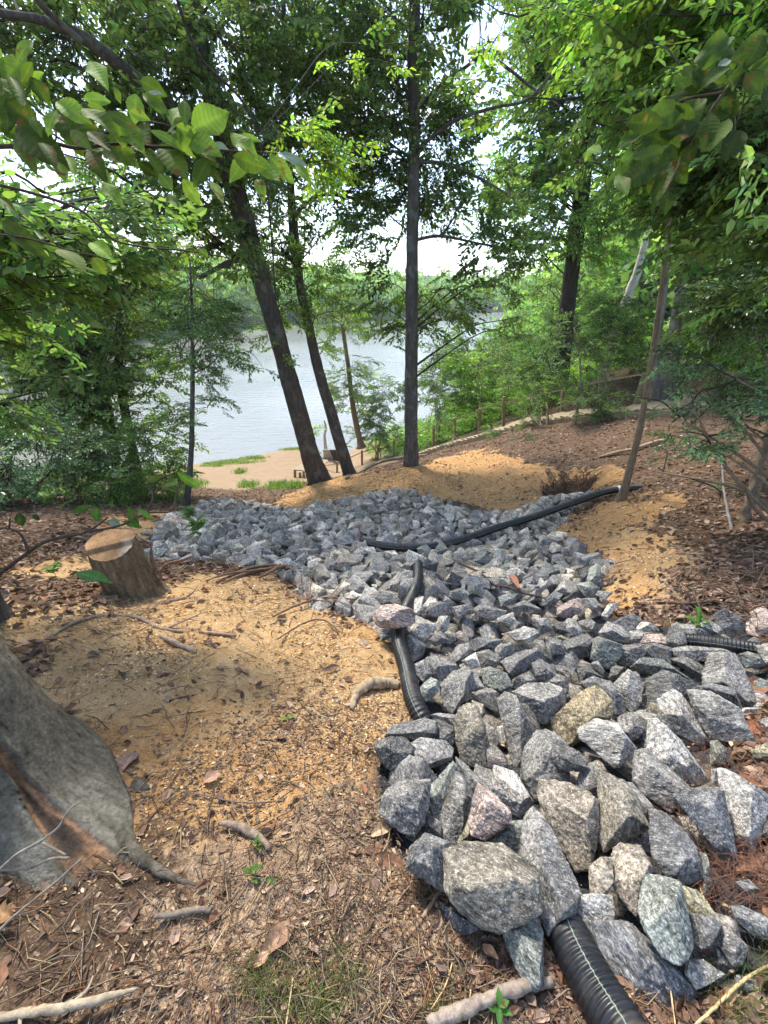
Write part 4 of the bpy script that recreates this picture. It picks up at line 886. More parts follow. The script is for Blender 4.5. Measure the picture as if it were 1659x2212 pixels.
tree('clustered_tree', 'stout grey tree of several fused trunks at the right of the handrail', 'tree',
 [([(1432,872),(1440,800),(1455,720),(1468,650),(1486,560),(1500,470),(1510,350),(1515,200)], [30,25,23,22,22,20,18,14], 13.2, 12.6),
  ([(1416,870),(1414,780),(1424,690),(1436,600),(1446,500),(1450,380)], [22,18,17,17,15,10], 12.8, 12.1),
  ([(1446,868),(1460,780),(1484,690),(1505,600),(1530,500),(1560,400)], [20,17,16,15,13,9], 13.6, 13.4)],
 [(1500,430,13.8,130,90,1.2,90,.6,'fresh'),(1560,300,13,120,130,1.5,140,.65,'mid'),(1430,300,13,110,120,1.5,120,.6,'mid'),(1610,520,13.5,60,80,1.0,50,.55,'mid'),(1400,120,13,150,120,1.5,130,.65,'mid'),(1600,120,12,120,150,1.5,120,.65,'mid')], M_BARKP, seed=5, flare=1.4)
def simple_trunk(name, label, pts, wd, D0, D1, mat, blobs=(), cat='tree', **k): return tree(name, label, cat, [(pts, wd, D0, D1)], list(blobs), mat, **k)
simple_trunk('bare_tree', 'bleached bare trunk beyond the shrubs, leaning right below the canopy', [(1348,665),(1362,625),(1376,590),(1386,550),(1396,515),(1404,480),(1410,430)], [20,18,17,14,12,9,6], 20, 20, M_SNAG, flare=0, bumps=.12)
simple_trunk('sapling', 'slender bare-stemmed sapling growing from the orange clay mound', [(1346,1068),(1355,1035),(1368,985),(1384,920),(1392,870),(1402,810),(1414,730),(1424,660),(1432,600),(1440,540),(1452,480),(1465,430),(1478,370)], [19,16,14,13,12,11,10,9,9,8,7,6,5], 6.3, 6.0, M_BARKT,
  [(1490,400,6,90,50,.5,14,.4,'bright'),(1440,330,6,80,60,.5,12,.4,'bright')], cat='sapling', flare=1.1, seed=8)
simple_trunk('sapling', 'straight thin sapling with wispy layered twigs at the left of the stone bed', [(402,1102),(408,1040),(413,980),(415,900),(416,800),(415,700),(413,620),(410,560)], [16,13,11,10,9,7,5,3], 8.3, 8.3, M_BARK,
  [(416,640,8.3,95,90,.9,70,.42,'fresh','small'),(470,770,8.3,95,70,.8,40,.4,'fresh','small'),(365,760,8.3,65,90,.8,38,.4,'fresh','small'),(440,860,8.3,80,60,.7,28,.36,'fresh','small'),(500,700,8.3,70,60,.6,22,.38,'fresh','small')], cat='sapling', flare=1.1, seed=9)
tree('lakeside_tree', 'left one of two leafy grey trunks standing close together by the water', 'tree',
 [([(252,1075),(240,960),(228,870),(215,780),(196,700),(165,650),(135,590),(110,520)], [30,26,23,20,16,14,12,9], 11.2, 10.8)],
 [(120,700,11,160,90,1.4,158,.5,'pale','beech'),(90,850,10.5,140,90,1.3,158,.48,'pale','beech'),(60,560,12,110,80,1.5,93,.55,'pale'),(50,760,11,100,70,1,83,.5,'fresh'),(180,560,12,90,60,1.2,62,.55,'pale'),(190,790,10.8,80,70,1,62,.45,'pale','beech')], M_BARK, seed=10)
tree('lakeside_tree', 'right one of two leafy grey trunks by the water, nearer the thin sapling', 'tree',
 [([(305,1065),(292,1000),(276,920),(262,840),(256,760),(259,680),(268,600),(275,540)], [22,19,18,17,14,11,9,7], 11.5, 11.2)],
 [(270,640,11.2,140,80,1.2,146,.48,'pale','beech'),(300,790,11,100,90,1,98,.45,'pale','beech'),(260,930,10.8,110,60,1,83,.42,'pale','beech'),(340,560,11.5,120,60,1.2,83,.5,'pale'),(330,920,11,80,60,.8,40,.42,'pale','beech'),(420,590,11.5,80,50,1,40,.45,'pale','beech')], M_BARK, seed=11)
simple_trunk('slim_tree', 'thin feathery pale-leaved tree by the water between two leaning trunks and the straight one', [(778,955),(768,910),(760,860),(752,790),(742,720),(737,670),(735,620)], [13,12,11,9,8,6,4], 17.5, 17.5, M_BARKT,
  [(740,700,17.5,60,60,1,60,.7,'pale','narrow'),(770,790,17.5,55,60,1,50,.7,'pale','narrow'),(745,840,17.5,50,50,.9,30,.6,'pale')], seed=12)
simple_trunk('understory_tree', 'bright green leaning-in tree whose sunlit layers fill the upper right', [(1900,1250),(1860,900),(1830,600),(1800,300),(1780,0),(1760,-300)], [50,42,38,32,26,20], 5.5, 5.0, M_BARK,
  [(1260,120,5.6,150,80,.8,62,.42,'bright'),(1450,50,5,200,110,.9,120,.42,'bright'),(1330,260,5.6,140,80,.8,60,.4,'fresh'),(1500,210,4.6,160,140,.8,120,.4,'fresh'),(1500,360,5,140,70,.8,60,.4,'fresh'),(1640,360,4.2,70,150,.6,60,.38,'mid'),(1150,60,6,110,70,.8,30,.42,'bright'),(1350,10,5.5,200,60,.8,60,.42,'fresh')], seed=13)
simple_trunk('understory_tree', 'green layered branches reaching in from the left edge above the lake', [(-330,1300),(-310,900),(-290,500),(-270,100),(-260,-200)], [90,70,60,50,40], 3.6, 3.2, M_BARK,
  [(130,470,3.2,190,50,.45,44,.36,'fresh'),(340,530,3.4,170,45,.45,44,.36,'fresh'),(60,590,3,120,60,.4,30,.34,'mid'),(230,390,3.3,170,40,.4,20,.36,'fresh'),(40,720,3.6,90,60,.5,20,.34,'fresh'),(80,880,3.4,90,50,.4,24,.32,'blue')], seed=14)
simple_trunk('canopy_sprig_tree', 'young tree with yellow-green sprays caught by light before the slender trunk', [(560,1140),(600,700),(560,300),(430,120),(370,-40)][1:], [3,4,6,7], 5.2, 4.6, M_BARKD,
  [(690,285,5.4,75,28,.4,22,.34,'lime'),(880,105,5.6,30,40,.3,6,.3,'lime'),(740,320,5.4,50,30,.3,8,.3,'bright')], seed=15, flare=0, rk=.25)
# shrubs
def shrub(label, px, py, D, blobs, colr, kind='small', seed=0, lmat=M_LEAF, name='shrub', group=None, stems=5, cat='shrub'):
    rg = np.random.default_rng(900+seed); B = PD(px, py, D); B[2] = gz(B[0], B[1])[0]; t = B@np.array([0, cp, -sp_])
    root = thing(name, label, cat, B, group); mbS, mbL, mbT = MB(), MB(), MB(); al = []
    for k in range(stems):
        b = blobs[k % len(blobs)]; C = PD(b[0], b[1], b[2])
        p = catmull(np.array([B+[rg.normal(0, .08), rg.normal(0, .08), -.05], (B+C)/2+rg.normal(0, .12, 3), C+rg.normal(0, .15, 3)]), 14)
        tube(mbS, p, np.linspace(.022, .008, 14), 6); al.append(p)
    build('stems', mbS, M_BARKT, root, color=False); crown(mbL, mbT, np.vstack(al), [tuple(b)+(colr, kind) if len(b) == 8 else b for b in blobs], rg, kind)
    build('foliage', mbL, lmat, root, smooth=False); build('twigs', mbT, M_TWIG, root)
GS = 'shrubs along the wooden handrail'
shrub('dark holly-like shrub between the slim feathery tree and the straight trunk', 815, 965, 18.3, [(815,900,18.3,55,50,.9,110,.55),(850,850,18.5,45,40,.8,60,.55),(775,905,18.5,35,45,.7,50,.5)], 'blue', 'holly', 1, M_GLOSSLEAF, group=GS)
shrub('bright shrub just right of the straight trunk behind the lower handrail', 950, 930, 17.5, [(945,850,19.5,60,50,.9,110,.6),(930,790,20,50,40,.9,60,.6)], 'fresh', 'small', 2, group=GS)
shrub('sunny yellow-green shrub behind the middle handrail posts', 1040, 900, 16.5, [(1035,830,18.5,70,45,.9,110,.6),(1010,780,17.5,60,40,1,60,.6)], 'bright', 'beech', 3, group=GS)
shrub('pale blue-green shrub uphill of the sunny yellow-green one', 1105, 850, 18, [(1100,790,18,70,45,1,90,.6),(1060,750,20,60,35,1,50,.7)], 'pale', 'small', 4, group=GS)
shrub('leafy green shrub hiding the handrail left of the sturdy trunk', 1155, 890, 14, [(1150,810,16,60,50,.8,100,.5),(1110,850,16,50,30,.6,40,.5)], 'mid', 'small', 5, group=GS)
shrub('tall thin-stemmed shrub in front of the sturdy trunk', 1235, 925, 11.2, [(1240,700,11.6,50,60,.6,50,.42),(1265,790,11.5,60,50,.6,60,.4),(1220,830,11.5,50,40,.6,40,.36)], 'blue', 'small', 6, stems=2, group=GS)
shrub('dark shrub between the sturdy trunk and the leaning handrail post', 1300, 880, 11.7, [(1310,730,14,50,45,.6,70,.46),(1335,690,15,50,40,.7,60,.5),(1290,790,13.8,30,24,.4,20,.36)], 'mid', 'small', 7, group=GS)
shrub('bright shrub left of the fused grey trunks, behind the handrail', 1370, 800, 15, [(1365,740,15,50,50,.8,90,.5),(1385,680,16,50,35,.8,60,.5)], 'fresh', 'small', 8, group=GS)
shrub('fresh green narrow-leaved thicket right of the fused grey trunks', 1560, 830, 13, [(1540,730,13,70,50,.9,120,.55),(1600,720,12.5,60,60,.8,100,.55),(1600,640,13,60,40,.8,70,.55)], 'bright', 'narrow', 9, group=GS)
shrub('lime-green shrub with flat bright layers above the narrow-leaved thicket', 1640, 800, 16, [(1560,625,16,70,22,.8,70,.55),(1610,600,16,60,22,.8,40,.55)], 'lime', 'beech', 10, group=GS)
shrub('low leafy plant at the foot of the handrail in the leaf litter', 1100, 950, 12, [(1095,925,12,40,22,.5,34,.3),(1150,945,11,40,18,.4,22,.26)], 'blue', 'small', 11, group=GS)
shrub('glossy dark holly hanging over the leaf litter at the right edge', 1740, 1190, 4.6, [(1640,850,4.8,50,45,.5,30,.28),(1610,950,4.6,50,36,.4,22,.26),(1630,1040,4.4,46,40,.4,20,.24),(1540,895,5.0,50,24,.4,18,.24),(1480,905,5.1,50,14,.3,10,.22),(1660,760,5,50,50,.5,34,.30),(1450,1010,5.2,46,12,.3,8,.20),(1550,810,5,50,26,.4,16,.26)], 'blue', 'holly', 12, M_GLOSSLEAF, stems=8, name='holly_bush', cat='bush')
shrub('dark overhanging evergreen at the right edge above the holly', 1760, 1000, 6.5, [(1640,560,7,70,70,.7,110,.45),(1640,660,6.5,60,50,.6,90,.42),(1560,585,7.5,60,24,.6,40,.4)], 'dark', 'holly', 13, M_GLOSSLEAF, name='evergreen_bush', cat='bush')
shrub('dense dark undergrowth bush at the left edge below the grey trunks', 60, 1110, 8.2, [(50,1010,8.2,90,60,.8,150,.36),(130,960,8.6,80,50,.8,110,.38),(20,920,8.6,80,50,.8,90,.38)], 'blue', 'small', 14, M_GLOSSLEAF)
shrub('dark undergrowth bush before the two lakeside trunks', 200, 1105, 8.8, [(190,1030,8.8,80,50,.7,130,.36),(260,1000,9.2,70,50,.7,90,.36),(150,1080,7.8,60,30,.4,40,.28)], 'mid', 'small', 15)
shrub('low bush between the lakeside trunks and the thin sapling', 330, 1080, 10, [(335,1010,10.4,60,45,.6,80,.38),(310,1050,9.6,50,30,.5,40,.32)], 'mid', 'small', 16)
shrub('broad bright shrub filling the slope right of the straight trunk above the handrail', 930, 900, 21, [(960,800,21,80,50,1.2,150,.7),(1030,755,22,70,40,1.2,90,.7),(1110,740,22,70,40,1.2,90,.7)], 'fresh', 'small', 17, group=GS)
shrub('shaded shrub beyond the handrail under the fused grey trunks', 1480, 830, 17, [(1500,790,17,60,40,.9,80,.6),(1450,820,16,50,30,.7,50,.5)], 'mid', 'small', 18, group=GS)
shrub('small leafy shrub in front of the handrail between the sturdy trunk and a thin stem', 1180, 925, 11.8, [(1180,870,12.4,40,30,.4,34,.32),(1130,890,12.6,30,22,.3,18,.3)], 'fresh', 'small', 19, group=GS)
shrub('low shrub before the handrail posts right of the straight trunk', 960, 985, 13.8, [(975,930,14.6,50,20,.4,22,.34),(1050,925,13.6,40,16,.4,16,.3)], 'mid', 'small', 20, group=GS)
shrub('small dark shrub before the boardwalk left of the leaning sapling', 1290, 925, 11, [(1290,880,11.2,30,24,.3,20,.3),(1320,850,11.4,24,24,.3,14,.3)], 'mid', 'small', 21, group=GS)
# far woods
def woods(name, label, rows, seed, colr, q=70, size=1.0):
    rg = np.random.default_rng(seed); mb = MB()
    for (az0, az1, d0, d1, n, h0, h1, cr) in rows:
        az = np.radians(rg.uniform(az0, az1, n)); D = rg.uniform(d0, d1, n)
        fd = np.interp(np.degrees(az), _AZT, _FARD)
        if cr == 'shore': D = fd+2+rg.uniform(0, 1, n)**1.3*(d1-d0)
        x, y = D*np.sin(az), D*np.cos(az); z = zt(x, y); h = rg.uniform(h0, h1, n)
        for i in range(n):
            R_ = h[i]*rg.uniform(.24, .34); m = int(q*rg.uniform(.8, 1.2)); a = rg.normal(0, 1, (m, 3)); a /= np.linalg.norm(a, axis=1)[:, None]
            a = a*rg.uniform(.55, 1.05, (m, 1)); lob = 1+.35*vnoise(a*2.5+i*7.3, 5)[:, None]
            c = np.array([x[i], y[i], z[i]+h[i]*.58])+a*lob*np.array([R_, R_, h[i]*.44])
            s = size*h[i]/14*rg.uniform(.5, 1.1, (m, 1)); u = rg.normal(0, 1, (m, 3)); u /= np.linalg.norm(u, axis=1)[:, None]; w = np.cross(u, rg.normal(0, 1, (m, 3))); w /= np.linalg.norm(w, axis=1)[:, None]
            V = np.stack([c-u*s, c-w*s*.6+u*s*.1, c+u*s, c+w*s*.6-u*s*.1], 1).reshape(-1, 3)
            col = np.array(GREEN[colr])*rg.uniform(1.0, 1.9)*np.array([rg.uniform(.8, 1.3), 1, rg.uniform(.8, 1.2)])*(1+.2*rg.normal(0, 1, (m, 1)))
            mb.add(V, np.arange(m*4).reshape(-1, 4), np.repeat(np.clip(col, .01, 1), 4, 0))
            if h[i] > 9 and rg.random() < .35:
                p0 = np.array([x[i], y[i], z[i]-.5]); box(mb, p0, p0+[rg.normal(0, .6), 0, h[i]*.6], .3, .3, up=(0, 1, 0), col=(.12, .11, .10))
    return tag(build(name, mb, M_LEAF, smooth=False), label, 'woods', kind='stuff')
woods('far_woods', 'hazy green woods lining the far shore of the lake', [(-62, 20, 0, 28, 520, 8, 13, 'shore'), (-62, 34, 0, 90, 620, 10, 15, 'shore'), (-10, 24, 0, 22, 160, 4, 7, 'shore'), (-50, 45, 60, 260, 240, 12, 18, 'shore')], 31, 'fresh', 60, 1.15)
woods('hillside_woods', 'pale green woods on the right bank beyond the shrubs', [(17, 26, 52, 90, 70, 9, 14, ''), (24, 34, 34, 80, 110, 8, 14, ''), (32, 50, 24, 60, 110, 8, 14, ''), (13, 20, 42, 60, 34, 4, 7, '')], 32, 'fresh', 230, .55)
woods('left_shore_woods', 'pale green woods behind the lakeside trunks at the left', [(-60, -36, 78, 100, 60, 16, 22, ''), (-60, -44, 24, 32, 22, 6, 9, '')], 33, 'pale', 260, .7)

# ------------------------------------------------------------------ wooden handrail, boardwalk, beach steps
def up_at(base, top_px):                                            # top of a post standing at base whose top shows at top_px
    d = ray(*top_px); k = math.hypot(base[0], base[1])/math.hypot(d[0], d[1]); return d*k
hr = thing('handrail', 'long wooden handrail on square posts running down the slope from right to left', 'handrail', PD(1216, 899, 13.2))
POSTS = [(728,1021,19,728,998),(782,1004,18,782,973),(816,999,17.5,816,962),(851,990,17,851,950),(937,969,16,937,919),(983,953,15.3,983,903),(1036,937,14.8,1037,883),(1089,925,14.3,1089,858),(1142,914,13.6,1142,862),(1216,900,13.2,1216,846),(1294,886,12.8,1300,828),(1371,879,12.3,1392,810),(1489,874,12.2,1492,795),(1600,862,12.2,1605,776)]
tops = []
for bx, by, D, tx, ty in POSTS:
    b = PD(bx, by, D); t_ = up_at(b, (tx, ty)); mb = MB(); box(mb, b-[0, 0, .3], t_+[0, 0, .02], .09, .09, up=(0, 1, 0)); build('post', mb, M_POST, hr, smooth=False, color=False); tops.append(t_)
RAIL = [(690,1008,20.2),(728,1001,19),(782,977,18),(816,966,17.5),(851,954,17),(937,922,16),(983,906,15.3),(1036,887,14.8),(1089,869,14.3),(1195,846,13.4),(1312,821,12.7),(1390,808,12.3),(1492,793,12.2),(1600,777,12.2)]
rp = [PD(*r) for r in RAIL]
for a, b in zip(rp[:-1], rp[1:]):
    mb = MB(); d = (b-a)/np.linalg.norm(b-a); box(mb, a+d*.004, b-d*.004, .085, .04); build('rail', mb, M_PLANK, hr, smooth=False, color=False)
bw = thing('boardwalk_steps', 'long shallow timber steps with pale plank treads climbing to the right', 'steps', PD(1290, 905, 11.5))
STR = [(901,981,15),(960,963,14),(1013,949,13.2),(1075,932,12.6),(1135,917,12.3),(1220,903,11.8),(1290,898,11.5),(1330,893,11.3),(1410,888,11.1),(1492,884,11),(1600,874,11.2)]
sp = [PD(*s_) for s_ in STR]
for k, (a, b) in enumerate(zip(sp[:-1], sp[1:])):
    mb = MB(); d = (b-a)/np.linalg.norm(b-a); hgt = .17 if k > 3 else .10
    box(mb, a+d*.006-[0, 0, hgt/2], b-d*.006-[0, 0, hgt/2], .05, hgt); build('stringer', mb, M_PLANK, bw, smooth=False, color=False)
    away = np.array([d[1], -d[0], 0]); away = away if away[1] > 0 else -away
    n = max(2, int(np.linalg.norm(b-a)/.16))
    mb = MB()
    for j in range(n):
        p = a+(b-a)*(j+.5)/n + [0, 0, .012+.012*(j % 4)]; box(mb, p+away*.03, p+away*1.15+[0, 0, .02], .13, .035, col=(1, 1, 1))
    build('tread', mb, M_PLANK, bw, smooth=False, color=False)
bs = thing('beach_steps', 'short flight of pale wooden steps down to the sand on dark posts', 'steps', PD(650, 1034, 16.5))
for bx, by, ty, D in ((637,1046,1014,16.2),(648,1046,1020,16.0),(656,1044,1017,15.9)):
    b = PD(bx, by, D); mb = MB(); box(mb, b-[0, 0, .3], up_at(b, (bx, ty)), .09, .09, up=(0, 1, 0)); build('post', mb, M_POST, bs, smooth=False, color=False)
for k in range(6):
    a = PD(634+k*5.5, 1013-k*3.0, 16.3+k*.35); b = PD(688+k*4, 1016-k*4.0, 16.3+k*.35); mb = MB(); box(mb, a, b, .26, .04); build('tread', mb, M_PLANK, bs, smooth=False, color=False)
def chair(px, py, D, rz, col, label):
    b = ground(px, py) if D is None else PD(px, py, D); root = thing('beach_chair', label, 'chair', b, 'slatted chairs on the sand')
    R_ = rotz(rz)
    def bar(nm, a, c, w, h):
        mb = MB(); box(mb, b+R_@np.array(a, float), b+R_@np.array(c, float), w, h, up=(0, .3, 1)); build(nm, mb, col, root, smooth=False, color=False)
    bar('seat', (0, -.3, .34), (0, .25, .28), .5, .04); bar('backrest', (0, .22, .28), (0, .5, .95), .52, .04)
    for s in (-1, 1):
        bar('armrest', (s*.31, -.32, .55), (s*.31, .35, .55), .12, .03); bar('leg', (s*.29, -.28, -.02), (s*.29, -.28, .53), .06, .05); bar('leg', (s*.29, .3, -.02), (s*.29, .3, .53), .06, .05)
chair(738, 1003, 21.5, 2.4, M_BARKD, 'dark slatted chair on the sand seen between the two leaning trunks')
chair(716, 1000, 22.3, 2.9, M_SNAG, 'weathered grey slatted chair on the sand beside the dark one')
tree('bare_tree', 'short broken pale trunk standing at the water edge between the leaning trunks', 'tree', [([(704,972),(702,955),(701,940),(704,925),(700,908)], [9,7,6,5,3], 23, 23)], [(705,915,23,18,16,.6,8,.5,'lime')], M_SNAG, seed=40, flare=1.2, bumps=.15)

# ------------------------------------------------------------------ tree stump
def make_stump():
    B = ground(293, 1278); Bt = B+np.array([-.065, .0, .46]); root = thing('tree_stump', 'sawn tree stump with ridged bark and a tan cut face on the left', 'tree stump', B)
    na, nh = 96, 40; th = np.arange(na)*2*PI/na; mb = MB(); V = []
    def rad(th, s): return 0.182*(1-.13*s+.22*np.exp(-s*9))*(1+.05*np.cos(2*th+.5)+.035*np.sin(3*th))
    flut = lambda th, s: .012*fbm(np.stack([np.cos(th)*6, np.sin(th)*6, s*2+0*th], 1), 3, 3)+.008*np.sin(th*23+np.sin(s*5)*1.2)*(1-.3*s)
    def topz(x, y):                                                  # cut plane tilted to the viewer with a lower split wedge in front
        z = .10*y+.03*x; w = smooth(-.015, .015, (-.065+.45*x)-y); return z-w*.03+.3*w*np.minimum(y+.07-.45*x, 0)
    for i in range(nh):
        s = i/(nh-1); r = rad(th, s)+flut(th, s)*(1-.65*s**4); c = B+(Bt-B)*s; x, y = r*np.cos(th), r*np.sin(th)
        z = s*.46+s**6*topz(x, y)-.06*(1-s)
        V.append(np.stack([B[0]+(c-B)[0]+x, B[1]+(c-B)[1]+y, B[2]+z], 1))
    V = np.concatenate(V); i = np.arange(nh-1)[:, None]*na; j = np.arange(na)[None]; j2 = (j+1) % na
    q = fbm(V*np.array([40, 40, 9]), 3, 4)[:, None]; mb.add(V, np.stack([i+j, i+j2, i+na+j2, i+na+j], -1).reshape(-1, 4), np.array([.17, .125, .075])*(1+.45*q)); build('bark', mb, M_TWIG, root)
    mb = MB(); edge = V[-na:]; cen = np.array([Bt[0], Bt[1], 0]); rings = 26; P = []
    for k in range(rings):
        f = 1-k/rings; x = (edge[:, 0]-cen[0])*f; y = (edge[:, 1]-cen[1])*f; P.append(np.stack([cen[0]+x, cen[1]+y, B[2]+.46+topz(x, y)+.002*np.sin(k*2.1)], 1))
    P = np.concatenate(P); rr = np.hypot(P[:, 0]-cen[0], P[:, 1]-cen[1]); n1 = fbm(P*30, 3, 8); n2 = fbm(P*9, 3, 9)
    c = np.array([.24, .145, .075])*(1+.12*np.sin(rr*420+n2*3)+.28*n1+.25*n2)[:, None]; pale = smooth(.02, .10, P[:, 0]-cen[0]-.05)*smooth(.06, -.04, P[:, 1]-cen[1]); c = c*(1-pale[:, None])+np.array([.40, .34, .26])*(1+.4*n1[:, None])*pale[:, None]
    i = np.arange(rings-1)[:, None]*na; f = np.stack([i+j, i+j2, i+na+j2, i+na+j], -1).reshape(-1, 4); mb.add(P, f, np.clip(c, .02, 1))
    mb.add(np.vstack([P[-na:], P[-na:].mean(0)]), np.stack([np.full(na, na), np.arange(na), (np.arange(na)+1) % na], -1), (.3, .18, .1)); build('cut_face', mb, M_CHIP, root)
    for pts, w in (([(338,1240),(330,1215),(326,1190),(330,1172)], [9,8,6,2]), ([(346,1262),(348,1235),(362,1218),(395,1210),(418,1200)], [5,5,6,7,3]), ([(318,1285),(334,1262),(345,1250)], [6,5,3])):
        t = B@np.array([0, cp, -sp_])-.02; mb = MB(); p = np.array([PT(x, y, t) for x, y in pts]); tube(mb, p, np.array(w)/2/F*t, 7, 16, col=(.16, .10, .07), noise=.3, nscale=30); build('splinter', mb, M_TWIG, root)
make_stump()

# ------------------------------------------------------------------ foreground beech with a wound
def make_beech():
    G = -1.57; ax = np.array([(-1.33,.85,-1.85),(-1.38,.86,-1.57),(-1.47,.88,-1.3),(-1.56,.90,-1.0),(-1.78,.93,-.5),(-2.2,1.0,1),(-2.9,1.1,3),(-3.3,1.1,5)])
    n, na = 330, 300; A = catmull(ax, n); zz = A[:, 2]; hg = np.maximum(zz-G, -.05)
    th = np.arange(na)*2*PI/na; H = np.maximum(hg, 0)[:, None]
    def ga(c, w): return np.exp(-((((th-c+PI) % (2*PI))-PI)/w)**2)[None]
    fr = .25+.75*ga(5.9, .75)
    r = .262+.045*np.exp(-H/.35)*fr+.125*np.exp(-H/.06)*fr+.19*ga(5.85, .26)*np.exp(-H/.10)+.05*ga(6.2, .25)*np.exp(-H/.10)+.05*ga(4.7, .3)*np.exp(-H/.08)
    d = np.stack([np.cos(th), np.sin(th), 0*th], 1)
    V = (A[:, None]+d[None]*r[..., None]).reshape(-1, 3); dn = np.tile(d, (n, 1))
    V += dn*(.007*fbm(V*7, 3, 2)+.0022*fbm(V*40, 3, 4))[:, None]
    WP = np.array([(-60,1500),(0,1600),(36,1645),(68,1686),(123,1735),(191,1793),(227,1814),(262,1856),(254,1868),(227,1876),(205,1896),(170,1918),(142,1885),(109,1833),(68,1767),(22,1680),(-20,1630)], float)
    px, py, t = proj(V); sd_ = sdist(px, py, WP)+6*fbm(V*22, 2, 9); front = (dn*(-V/np.linalg.norm(V, axis=1)[:, None])).sum(1) > .05; sd_ = np.where(front & (t > 0), sd_, -99)
    w = smooth(-2, 14, sd_); V -= dn*(w*.036)[:, None]; lip = np.exp(-((sd_+5)/6)**2); V += dn*(lip*.010)[:, None]
    n1 = fbm(V*5, 4, 12); n2 = fbm(V*45, 3, 13); n3 = fbm(V*2.2, 2, 17)
    crk = smooth(.62, .8, fbm(V*np.array([60, 60, 9]), 3, 44)); bark = np.array([.135, .118, .085])*(1+.20*n1+.35*n2+.15*n3-.5*crk)[:, None]; pl = smooth(.45, .8, n1+.8*n2)[:, None]; bark = bark*(1-pl*.35)+np.array([.25, .24, .19])*pl*.35
    u_ = (px*.80+py*-.60); stk = fbm(np.stack([u_/13, (px*.6+py*.8)/110, 0*u_], 1), 3, 31)
    wood = np.array([.25, .135, .068])*(1+.55*stk+.2*n2)[:, None]; core = smooth(15, 24, sd_)[:, None]; wood = wood*(1-core)+np.array([.055, .040, .028])*(1+.5*stk)[:, None]*core
    rim = np.exp(-((sd_-2)/6)**2)[:, None]; wood = wood*(1-.6*rim)+np.array([.06, .03, .02])*.6*rim
    col = bark*(1-w[:, None])+wood*w[:, None]
    i = np.arange(n-1)[:, None]*na; j = np.arange(na)[None]; j2 = (j+1) % na; f = np.stack([i+j, i+j2, i+na+j2, i+na+j], -1).reshape(-1, 4)
    root = thing('beech_tree', 'smooth grey beech trunk with a long open wound at the lower left corner', 'tree', (-1.3, .85, G)); mb = MB(); mb.add(V, f, np.clip(col, .01, 1)); build('trunk', mb, M_CHIP2, root)
    for pts, rr, nm in (([(238,1790),(262,1812),(300,1845),(345,1876),(395,1902),(450,1915)], [.030,.026,.020,.014,.009,.003], 'root'), ([(285,1700),(310,1703),(345,1712)], [.03,.022,.008], 'root'), ([(120,1250),(60,1260)], [.01,.01], None)):
        if not nm: continue
        p = np.array([ground(x, y)+[0, 0, -.012] for x, y in pts]); q = catmull(np.hstack([p, np.array(rr)[:, None]]), 40); mb = MB(); v, fs = tube_vf(q[:, :3], q[:, 3], 20, noise=.35, nscale=26, seed=3)
        mb.add(v, fs, np.array([.105, .09, .066])*(1+.5*fbm(v*30, 3, 2))[:, None]); build('root', mb, M_CHIP2, root)
    # leafy limbs far above, out of the picture, throwing soft shade on the slope
M_CHIP2 = attr_mat('smooth_bark', .85, .9, 85, .2, nvar=.38, nscale=70, bdist=.010)
make_beech()
# another trunk foot at the far left edge
tree('beech_tree', 'flared grey trunk foot cut off by the left edge above the orange clay', 'tree', [([(-52,1310),(-62,1180),(-90,1000),(-120,800)], [80,58,54,48], 3.1, 2.9)], [], M_BARK, seed=41, flare=1.6)

# ------------------------------------------------------------------ sticks, logs, twigs
def stick(name, label, pts, wpx, lift=.4, group=None, col=(.20, .15, .11), seg=9, mat=None, t=None, cat='stick', noise_=.18, forks=0, seed=0):
    P = []; 
    for x, y in pts:
        if t is None: P.append(ground(x, y))
        else: P.append(PT(x, y, t[0]+(t[1]-t[0])*len(P)/max(1, len(pts)-1)))
    P = np.array(P); dep = P@np.array([0, cp, -sp_]); r = np.broadcast_to(wpx, (len(P),))/2/F*dep
    if t is None: P[:, 2] += r*lift*2 + .010
    root_like = MB(); q = catmull(np.hstack([P, r[:, None]]), max(12, 7*len(P))); q[:, 3] = np.maximum(q[:, 3], .0006)
    rg = np.random.default_rng(seed+len(pts)); q[:, :3] += rg.normal(0, 1, (len(q), 3))*q[:, 3:4]*.12
    v, f = tube_vf(q[:, :3], q[:, 3], seg, noise=noise_, nscale=25, seed=seed); root_like.add(v, f, np.array(col)*(1+.25*fbm(v*40, 2, seed))[:, None])
    for k in range(forks):
        i0 = int(rg.uniform(.2, .9)*len(q)); d = q[min(i0+2, len(q)-1), :3]-q[max(i0-2, 0), :3]; d /= np.linalg.norm(d); s = np.cross(d, [0, 0, 1])*(1 if k % 2 else -1)
        e = q[i0, :3]+(d*.6+s*.7+np.array([0, 0, rg.uniform(-.05, .3)]))*rg.uniform(.05, .14)*dep.mean(); tube(root_like, np.array([q[i0, :3], (q[i0, :3]+e)/2+rg.normal(0, .006, 3), e]), [q[i0, 3]*.5, q[i0, 3]*.4, q[i0, 3]*.15], 5, 7, col=col)
    return tag(build(name, root_like, mat or M_TWIG, origin=P[0]), label, cat, group)
stick('fallen_branch', 'thick pale stick lying across the bottom edge left of the nearest pipe', [(925,2225),(990,2196),(1060,2168),(1120,2146),(1186,2132)], [24,25,24,24,17], 1.3, col=(.30,.24,.19), cat='branch', seg=14)
stick('fallen_branch', 'long split pale branch in the bottom left corner', [(-30,2215),(60,2196),(150,2186),(220,2166),(300,2140)], [17,18,19,15,6], .8, col=(.36,.29,.20), cat='branch', seg=12, forks=2)
stick('stick', 'short rough stick below the long root of the wounded trunk', [(338,1984),(375,1982),(420,1972),(458,1972)], [9,12,13,9], .5, col=(.20,.16,.12))
